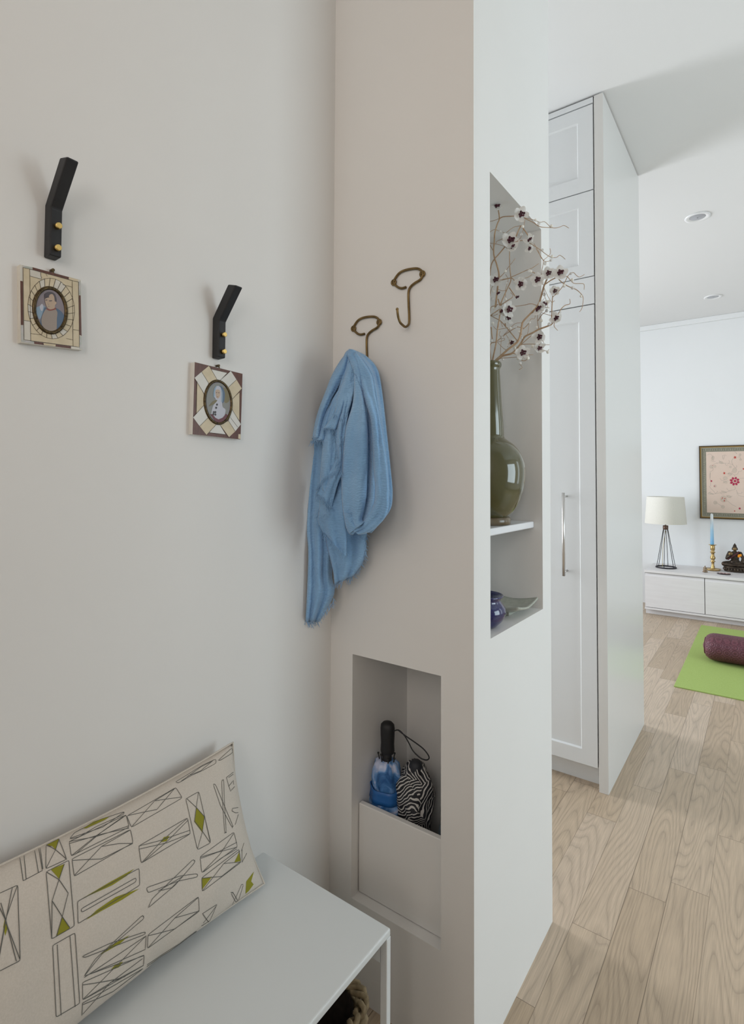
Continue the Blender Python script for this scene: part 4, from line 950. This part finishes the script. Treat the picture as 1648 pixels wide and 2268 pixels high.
# candlestick and candle
CXX, CYY = -.372, 5.44
t = thing('candlestick', (CXX, CYY, KTZ), 'turned brass candlestick with a wide saucer foot', 'candlestick')
bm = bmesh.new(); lathe(bm, [(.048, .001), (.055, .006), (.060, .014), (.050, .010), (.018, .012), (.013, .022), (.014, .034), (.010, .042), (.0105, .055), (.011, .070), (.018, .074), (.021, .077), (.011, .082), (.013, .092), (.020, .102), (.019, .112), (.012, .125), (.011, .135), (.013, .148), (.020, .152), (.021, .155), (.012, .160), (.013, .168), (.017, .176), (.017, .205), (.015, .210), (.030, .216), (.031, .218), (.013, .2185)], (CXX, CYY, KTZ), 32)
ob('stick', bm, noisy('aged_brass', (.42, .28, .11), (.66, .48, .22), 50, .32, metal=.9), t, smooth=True)
cmt = mat('ombre_wax', (.5, .7, .9), .5, Subsurface_Weight=.1); tc = node(cmt, 'ShaderNodeTexCoord'); sp = node(cmt, 'ShaderNodeSeparateXYZ'); crp = node(cmt, 'ShaderNodeValToRGB'); e = crp.color_ramp.elements
e[0].color = (.17, .47, .78, 1); e[0].position = .597; e[1].color = (.80, .84, .86, 1); e[1].position = .82; e.new(.72).color = (.42, .66, .84, 1)
lk(cmt, tc.outputs['Object'], sp.inputs[0]); lk(cmt, sp.outputs[2], crp.inputs[0]); lk(cmt, crp.outputs[0], bsdf(cmt).inputs['Base Color'])
bm = bmesh.new(); lathe(bm, [(.0135, 0), (.0138, .01), (.011, .25), (.010, .258), (.004, .266)], (CXX-.003, CYY, KTZ+.217), 20)
tag(ob('candle', bm, cmt, None, smooth=True), 'tall blue to white ombre taper candle in the brass candlestick', 'candle')
# seated statue
QX, QY = -.216, 5.47
t = thing('statue', (QX, QY, KTZ), 'dark bronze seated meditating statue on a lotus base holding an orange flower', 'statue')
bz = noisy('dark_bronze', (.022, .016, .013), (.085, .06, .04), 60, .4, .3, metal=.6); gold = noisy('worn_gilt', (.16, .10, .04), (.34, .24, .11), 90, .4, metal=.7)
bm = bmesh.new(); lathe(bm, [(.070, 0), (.078, .004), (.080, .010), (.070, .016), (.074, .026), (.082, .036), (.080, .044), (.072, .048), (.06, .048)], (QX+.01, QY, KTZ), 40, sx=1.12, sy=.7)
for k in range(26):
    a = 2*PI*k/26; ball(bm, (QX+.01+.088*math.cos(a), QY+.055*math.sin(a), KTZ+.022), .0095, (1, .7, 1.3), seg=8, rings=6)
ob('lotus_base', bm, bz, t, smooth=True)
z0 = KTZ+.048; bm = bmesh.new()
def lim(pts, ra, rb, k=4): tube(bm, cat(pts, k), [ra, rb], 10)
for s in (-1, 1):
    lim([Vector((QX+s*.015, QY, z0+.022)), Vector((QX+s*.06, QY-.015, z0+.018)), Vector((QX+s*.078, QY-.03, z0+.016))], .022, .019)
    ball(bm, (QX+s*.076, QY-.03, z0+.016), .0195)
    lim([Vector((QX+s*.076, QY-.032, z0+.014)), Vector((QX+s*.02, QY-.052, z0+.013)), Vector((QX-s*.03, QY-.045, z0+.02))], .017, .009)
ball(bm, (QX, QY, z0+.03), .035, (1.15, .8, .9)); ball(bm, (QX, QY, z0+.065), .030, (1, .72, 1.3)); ball(bm, (QX, QY, z0+.095), .034, (1.15, .68, .9)); ball(bm, (QX-.038, QY, z0+.108), .015); ball(bm, (QX+.038, QY, z0+.108), .015)
lim([Vector((QX+.040, QY, z0+.106)), Vector((QX+.056, QY-.006, z0+.065)), Vector((QX+.046, QY-.03, z0+.034))], .014, .011); lim([Vector((QX+.046, QY-.03, z0+.034)), Vector((QX+.02, QY-.048, z0+.032)), Vector((QX-.012, QY-.05, z0+.030))], .010, .007)
lim([Vector((QX-.040, QY, z0+.106)), Vector((QX-.052, QY-.006, z0+.08)), Vector((QX-.058, QY-.02, z0+.058))], .013, .011); lim([Vector((QX-.058, QY-.02, z0+.058)), Vector((QX-.045, QY-.04, z0+.075)), Vector((QX-.028, QY-.045, z0+.093))], .010, .007)
lim([Vector((QX, QY, z0+.11)), Vector((QX, QY, z0+.13))], .011, .010); ball(bm, (QX, QY-.003, z0+.148), .0205, (.9, .95, 1.15)); ball(bm, (QX, QY, z0+.168), .013, (1, 1, 1.1)); ball(bm, (QX, QY, z0+.183), .005, (1, 1, 1.6))
for s in (-1, 1): ball(bm, (QX+s*.019, QY, z0+.142), .0045, (.6, 1, 2.3))
o = ob('figure', bm, bz, t, smooth=True); md = o.modifiers.new('r', 'REMESH'); md.mode = 'VOXEL'; md.voxel_size = .0022; md.use_smooth_shade = True
bm = bmesh.new(); ball(bm, (QX, QY-.007, z0+.145), .0185, (.88, .92, 1.05)); ball(bm, (QX, QY-.0245, z0+.144), .0028, (.8, 1, 1.6)); f_ = ob('face', bm, gold, t, smooth=True)
bm = bmesh.new()
for s_ in (-1, 1): ball(bm, (QX+s_*.0065, QY-.0228, z0+.148), .0024, (1.2, .5, .35))
ball(bm, (QX, QY-.0232, z0+.136), .003, (1.2, .5, .35)); ob('features', bm, bz, f_, smooth=True)
bm = bmesh.new(); ball(bm, (QX-.028, QY-.014, z0+.098), .018, (1, .6, 1)); ob('bare_shoulder', bm, gold, t, smooth=True)
bm = bmesh.new(); tube(bm, cat([Vector((QX+.030, QY-.018, z0+.124)), Vector((QX+.008, QY-.030, z0+.10)), Vector((QX-.022, QY-.036, z0+.078)), Vector((QX-.05, QY-.03, z0+.055))], 5), [.006, .008], 8); ob('sash', bm, mat('maroon_sash', (.07, .015, .018), .7), t, smooth=True)
bm = bmesh.new()
for k in range(12): ball(bm, (QX+.034+.009*math.cos(k*.9), QY-.032, z0+.092+.009*math.sin(k*.9*1.3)), .006, seg=8, rings=6)
tag(ob('marigold', bm, mat('marigold_orange', (.85, .30, .01), .7), t, smooth=True), 'orange flower')
# small figurine
GX, GY = -.417, 5.27
bm = bmesh.new()
for (x, z, r, s) in ((0, .008, .014, (1.1, .9, .6)), (0, .022, .012, (1, .9, 1)), (-.009, .022, .006, (1, 1, 1.4)), (.010, .020, .006, (1, 1, 1.4)), (.002, .036, .009, (1, 1, 1)), (-.008, .038, .006, (1, .4, 1)), (.011, .037, .006, (1, .4, 1)), (.001, .048, .005, (1, 1, 1.8)), (.013, .007, .007, (1.2, 1, .8)), (-.012, .006, .006, (1.2, 1, .8))): ball(bm, (GX+x, GY, KTZ+z), r, s)
o = ob('figurine', bm, noisy('pitted_brass', (.12, .08, .05), (.42, .32, .22), 250, .45, metal=.6), None, smooth=True); md = o.modifiers.new('r', 'REMESH'); md.mode = 'VOXEL'; md.voxel_size = .0015; md.use_smooth_shade = True
tag(o, 'tiny brass seated figurine in front of the candlestick', 'figurine')
# trinket dish
t = thing('trinket_dish', (-.28, 5.255, KTZ), 'small flat dark dish with pink trinkets before the statue', 'dish')
bm = bmesh.new(); lathe(bm, [(.030, .0005), (.042, .003), (.045, .008), (.043, .009), (.036, .005), (.01, .004)], (-.285, 5.255, KTZ), 28, sx=1.1, sy=.7); ob('dish_body', bm, mat('dark_dish', (.05, .03, .03), .4), t, smooth=True)
bm = bmesh.new()
for k in range(6): ball(bm, (-.31+.012*k, 5.25+.006*(k % 2), KTZ+.010), .007, (1, 1, .7))
ob('trinkets', bm, noisy('pink_shell', (.35, .20, .19), (.55, .42, .38), 120, .5), t, smooth=True)

# ---------------------------------------------------------------- framed embroidery
FY = WY-.022
SE = lambda a, b: at(a, b, 'y', FY); nE = Vector((0, -1, 0))
ftl, fbl = at(1548, 988, 'y', FY), at(1552, 1148, 'y', FY)
fx0, fz1, fz0 = ftl.x, ftl.z, fbl.z; fx1 = fx0+.56
t = thing('framed_embroidery', ((fx0+fx1)/2, WY, fz0), 'peach silk floral embroidery in a dark and gold frame on the far wall', 'picture')
bm = bmesh.new()
def fr(bm, a, b, ya, yb, mi):
    box(bm, fx0+a, fx0+b, ya, yb, fz0+a, fz1-a, mi); box(bm, fx1-b, fx1-a, ya, yb, fz0+a, fz1-a, mi); box(bm, fx0+b, fx1-b, ya, yb, fz1-b, fz1-a, mi); box(bm, fx0+b, fx1-b, ya, yb, fz0+a, fz0+b, mi)
fr(bm, 0, .008, FY, WY-.001, 0); fr(bm, .008, .017, FY-.004, WY-.001, 1); fr(bm, .017, .021, FY-.001, WY-.001, 2)
ob('frame', bm, [mat('dark_frame', (.05, .035, .02), .4), mat('gold_frame', (.24, .15, .045), .35, .7), mat('cream_slip', (.5, .47, .36), .6)], t)
bm = B(fx0+.021, fx1-.021, FY+.006, WY-.002, fz0+.021, fz1-.021)
items = []
for k in range(34):
    xx = fx0+.035+k*.0165
    if xx > fx1-.03: break
    for zz in (fz1-.037, fz0+.037): items.append([Vector((xx+.0085*math.cos(a), FY+.0055, zz+.012*math.sin(a))) for a in [2*PI*j/10 for j in range(11)]])
for k in range(60):
    zz = fz0+.05+k*.0165
    if zz > fz1-.04: break
    for xx in (fx0+.037, fx1-.037): items.append([Vector((xx+.011*math.cos(a), FY+.0055, zz+.0085*math.sin(a))) for a in [2*PI*j/10 for j in range(11)]])
for it in items: tube(bm, it, .0006, 3, mi=1, cap=False)
ob('mat_border', bm, [noisy('grey_brocade', (.26, .25, .19), (.33, .32, .25), 60, .8), mat('brocade_thread', (.17, .165, .14), .8)], t)
silk = noisy('peach_silk', (.68, .52, .42), (.74, .60, .51), 3, .55)
em = [silk, mat('thread_grey', (.40, .34, .29), .6), mat('thread_crimson', (.42, .02, .07), .5), mat('thread_red', (.50, .07, .05), .5), mat('thread_pale', (.60, .49, .40), .6)]
bm = B(fx0+.054, fx1-.054, FY+.003, FY+.0055, fz0+.054, fz1-.054)
S2 = lambda a, b: at(a, b, 'y', FY+.003)
def e_(L): return [(1540+x/12.6, 975+y/12.6) for x, y in L]
D = []
def el(L, w=.0018, mi=1): D.append((mi, 'l', 2, [(p.x, p.y) for p in cat([Vector((a, b, 0)) for a, b in e_(L)], 3)], w))
def ef(mi, L, lev=3): D.append((mi, 'f', lev, e_(L)))
for L in ([(350,1490),(420,1510),(560,1490),(700,1470),(880,1440),(1000,1395),(1100,1380)],[(390,1280),(440,1350),(530,1440),(560,1490)],[(880,1330),(900,1380),(970,1420)],[(1150,1390),(1180,1480),(1220,1540),(1360,1580)],[(1180,1470),(1260,1490),(1310,1460),(1290,1440)],
          [(500,680),(600,640),(700,640),(830,640),(930,650),(1050,690),(1120,780)],[(600,620),(620,660)],[(660,560),(730,630),(800,650)],[(830,640),(860,700),(910,680)],[(1050,690),(1020,600),(1040,530)],[(330,420),(400,380),(470,430),(470,500)],[(440,570),(500,590),(570,600)],[(500,440),(480,520),(520,570)],
          [(690,1060),(740,1120),(830,1100)],[(900,940),(980,910),(1000,980),(900,1000)],[(1020,860),(1040,940),(1100,970),(1180,940),(1210,870)],[(1240,1060),(1360,1060)],[(420,900),(420,1050)],[(430,1180),(430,1280)],[(600,1750),(700,1810),(760,1850)],[(900,1690),(980,1760),(1050,1810),(1140,1850)],[(1170,480),(1240,470),(1300,560)],[(1150,350),(1160,380),(1100,320)],[(770,1200),(850,1150),(930,1130)],[(880,1560),(940,1600),(1040,1550)],[(760,430),(780,540),(830,420)]): el(L)
for L in ([(420,900),(400,1000),(425,1120)],[(560,1490),(620,1440),(600,1410)],[(700,1470),(760,1500),(820,1490)],[(450,740),(500,790),(480,850),(400,880)],[(930,650),(960,600),(930,560)],[(1120,780),(1160,740),(1150,700)],[(1210,870),(1290,860),(1300,830)],[(1100,970),(1100,1020)],[(790,1640),(850,1700),(900,1690)],[(560,1740),(600,1750)],[(1100,1380),(1120,1320),(1080,1290)],[(350,1490),(400,1450),(440,1440)],[(760,430),(830,410),(870,430)],[(880,930),(930,950),(940,900)],[(1040,530),(1080,500),(1110,480)]): el(L)
for (x, y, rx, ry) in ((720,620,60,35),(490,500,40,60),(450,740,50,50),(1100,840,60,70),(840,1060,60,50),(790,1640,90,90),(560,1740,50,50),(770,1860,50,45),(940,1570,70,30),(800,1440,80,20),(450,1490,70,16),(970,940,50,30),(840,1170,60,30),(550,730,35,35),(980,745,30,30),(550,1280,40,40),(1250,410,30,40),(1260,540,30,25)): D.append((4, 'f', 1, e_(ell(x, y, rx, ry, .3, 14)))); el(ell(x, y, rx, ry, .3, 12)+[ell(x, y, rx, ry, .3, 12)[0]], .0009)
for k in range(8):
    a = 2*PI*k/8+.3; x, y = 1100+115*math.cos(a), 1145+100*math.sin(a); ef(2, [(1100+40*math.cos(a-.5), 1145+36*math.sin(a-.5)), (x+34*math.sin(a), y-34*math.cos(a)), (1100+150*math.cos(a), 1145+130*math.sin(a)), (x-34*math.sin(a), y+34*math.cos(a)), (1100+40*math.cos(a+.5), 1145+36*math.sin(a+.5))])
ef(4, ell(1105, 1142, 66, 56, 0, 16), 4); ef(2, ell(1110, 1140, 42, 32, 0, 12), 6); el([(1040,1120),(1080,1080),(1130,1080)], .002, 4); el([(1070,1160),(1110,1190),(1170,1160),(1180,1120)], .002, 4)
for (x, y, r, mi) in ((1110,480,45,3),(450,1140,34,2),(810,920,40,3),(760,1610,22,3),(830,1630,22,3),(810,1690,26,3),(540,1280,20,2),(1240,1905,38,2),(1100,1975,24,3),(1345,800,30,3),(490,700,14,2),(740,1640,14,3)):
    ef(mi, [(x+r*(1 if k % 2 else .55)*math.cos(k*PI/5), y+r*(1 if k % 2 else .55)*math.sin(k*PI/5)) for k in range(10)])
# the same vine carried on beyond the middle
D2 = []
for it in D:
    pts = [(2*1655-x, y) for x, y in it[3]]
    D2.append((it[0], it[1], it[2], pts)+tuple(it[4:]))
D = [it for it in D if max(p[0] for p in it[3]) < 1652]; D2 = [it for it in D2 if min(p[0] for p in it[3]) > 1658]
draw(bm, S2, D+D2, nE, 40, .0002)
tag(ob('embroidered_silk', bm, em, t), 'peach silk with crimson and grey flowers')

# ---------------------------------------------------------------- yoga mat and bolster
matm = noisy('green_foam', (.33, .43, .12), (.38, .49, .155), 220, .85, .4, spec=.2)
o = ob('yoga_mat', B(-.424, .19, 3.41, 4.98, 0, .006), matm, None, bevel=.001); tag(o, 'lime green yoga mat lying flat on the oak floor', 'yoga mat')
def bolm():
    mt = noisy('maroon_brocade', (.085, .018, .030), (.15, .04, .055), 90, .55, .3); tc = node(mt, 'ShaderNodeTexCoord'); mp = node(mt, 'ShaderNodeMapping'); mp.inputs['Scale'].default_value = (24, 24, 24)
    vo = node(mt, 'ShaderNodeTexVoronoi'); vo.inputs['Randomness'].default_value = .15; vo.inputs['Scale'].default_value = 1
    lk(mt, tc.outputs['Object'], mp.inputs[0]); lk(mt, mp.outputs[0], vo.inputs['Vector']); wv = node(mt, 'ShaderNodeMath', operation='MULTIPLY'); wv.inputs[1].default_value = 26; lk(mt, vo.outputs['Distance'], wv.inputs[0])
    sn = node(mt, 'ShaderNodeMath', operation='SINE'); lk(mt, wv.outputs[0], sn.inputs[0]); bp = node(mt, 'ShaderNodeBump'); bp.inputs['Strength'].default_value = .5; bp.inputs['Distance'].default_value = .002
    lk(mt, sn.outputs[0], bp.inputs['Height']); lk(mt, bp.outputs[0], bsdf(mt).inputs['Normal'])
    mr = node(mt, 'ShaderNodeMapRange'); mr.inputs[1].default_value = -1; mr.inputs[2].default_value = 1; lk(mt, sn.outputs[0], mr.inputs[0])
    mx = node(mt, 'ShaderNodeMix', data_type='RGBA'); mx.inputs[6].default_value = (.08, .018, .030, 1); mx.inputs[7].default_value = (.145, .042, .058, 1); lk(mt, mr.outputs[0], mx.inputs['Factor']); lk(mt, mx.outputs[2], bsdf(mt).inputs['Base Color'])
    return mt
t = thing('bolster', (.05, 4.08, .006), 'long maroon brocade yoga bolster lying on the green mat', 'bolster')
bm = bmesh.new(); rings = []
X0, X1, BCY, NB = -.338, .38, 4.08, 40
for i in range(41):
    s = i/40; x = X0+(X1-X0)*s; e = min(s, 1-s)*(X1-X0)
    k = math.sqrt(max(0, 1-(1-min(1, e/.075))**2.6)) if e < .075 else 1
    if e < .075: x = (X0 if s < .5 else X1)+(1 if s < .5 else -1)*e
    rings.append([bm.verts.new((x, BCY+.125*(.12+.88*k)*math.copysign(abs(math.cos(a))**.85, math.cos(a)), .0065+.078+.078*(.12+.88*k)*math.copysign(abs(math.sin(a))**.9, math.sin(a)))) for a in [2*PI*j/NB for j in range(NB)]])
for i in range(40):
    for j in range(NB): bm.faces.new((rings[i][j], rings[i+1][j], rings[i+1][(j+1) % NB], rings[i][(j+1) % NB])).smooth = True
bm.faces.new(rings[0]); bm.faces.new(rings[-1][::-1]); bmesh.ops.recalc_face_normals(bm, faces=bm.faces)
ob('bolster_cover', bm, bolm(), t, smooth=True)
bm = bmesh.new(); tube(bm, [Vector((X0+.012, BCY+.075*math.cos(2*PI*k/30), .0845+.047*math.sin(2*PI*k/30))) for k in range(30)], .0035, 6, closed=True)
ob('end_piping', bm, mat('maroon_piping', (.12, .03, .045), .6), t, smooth=True)
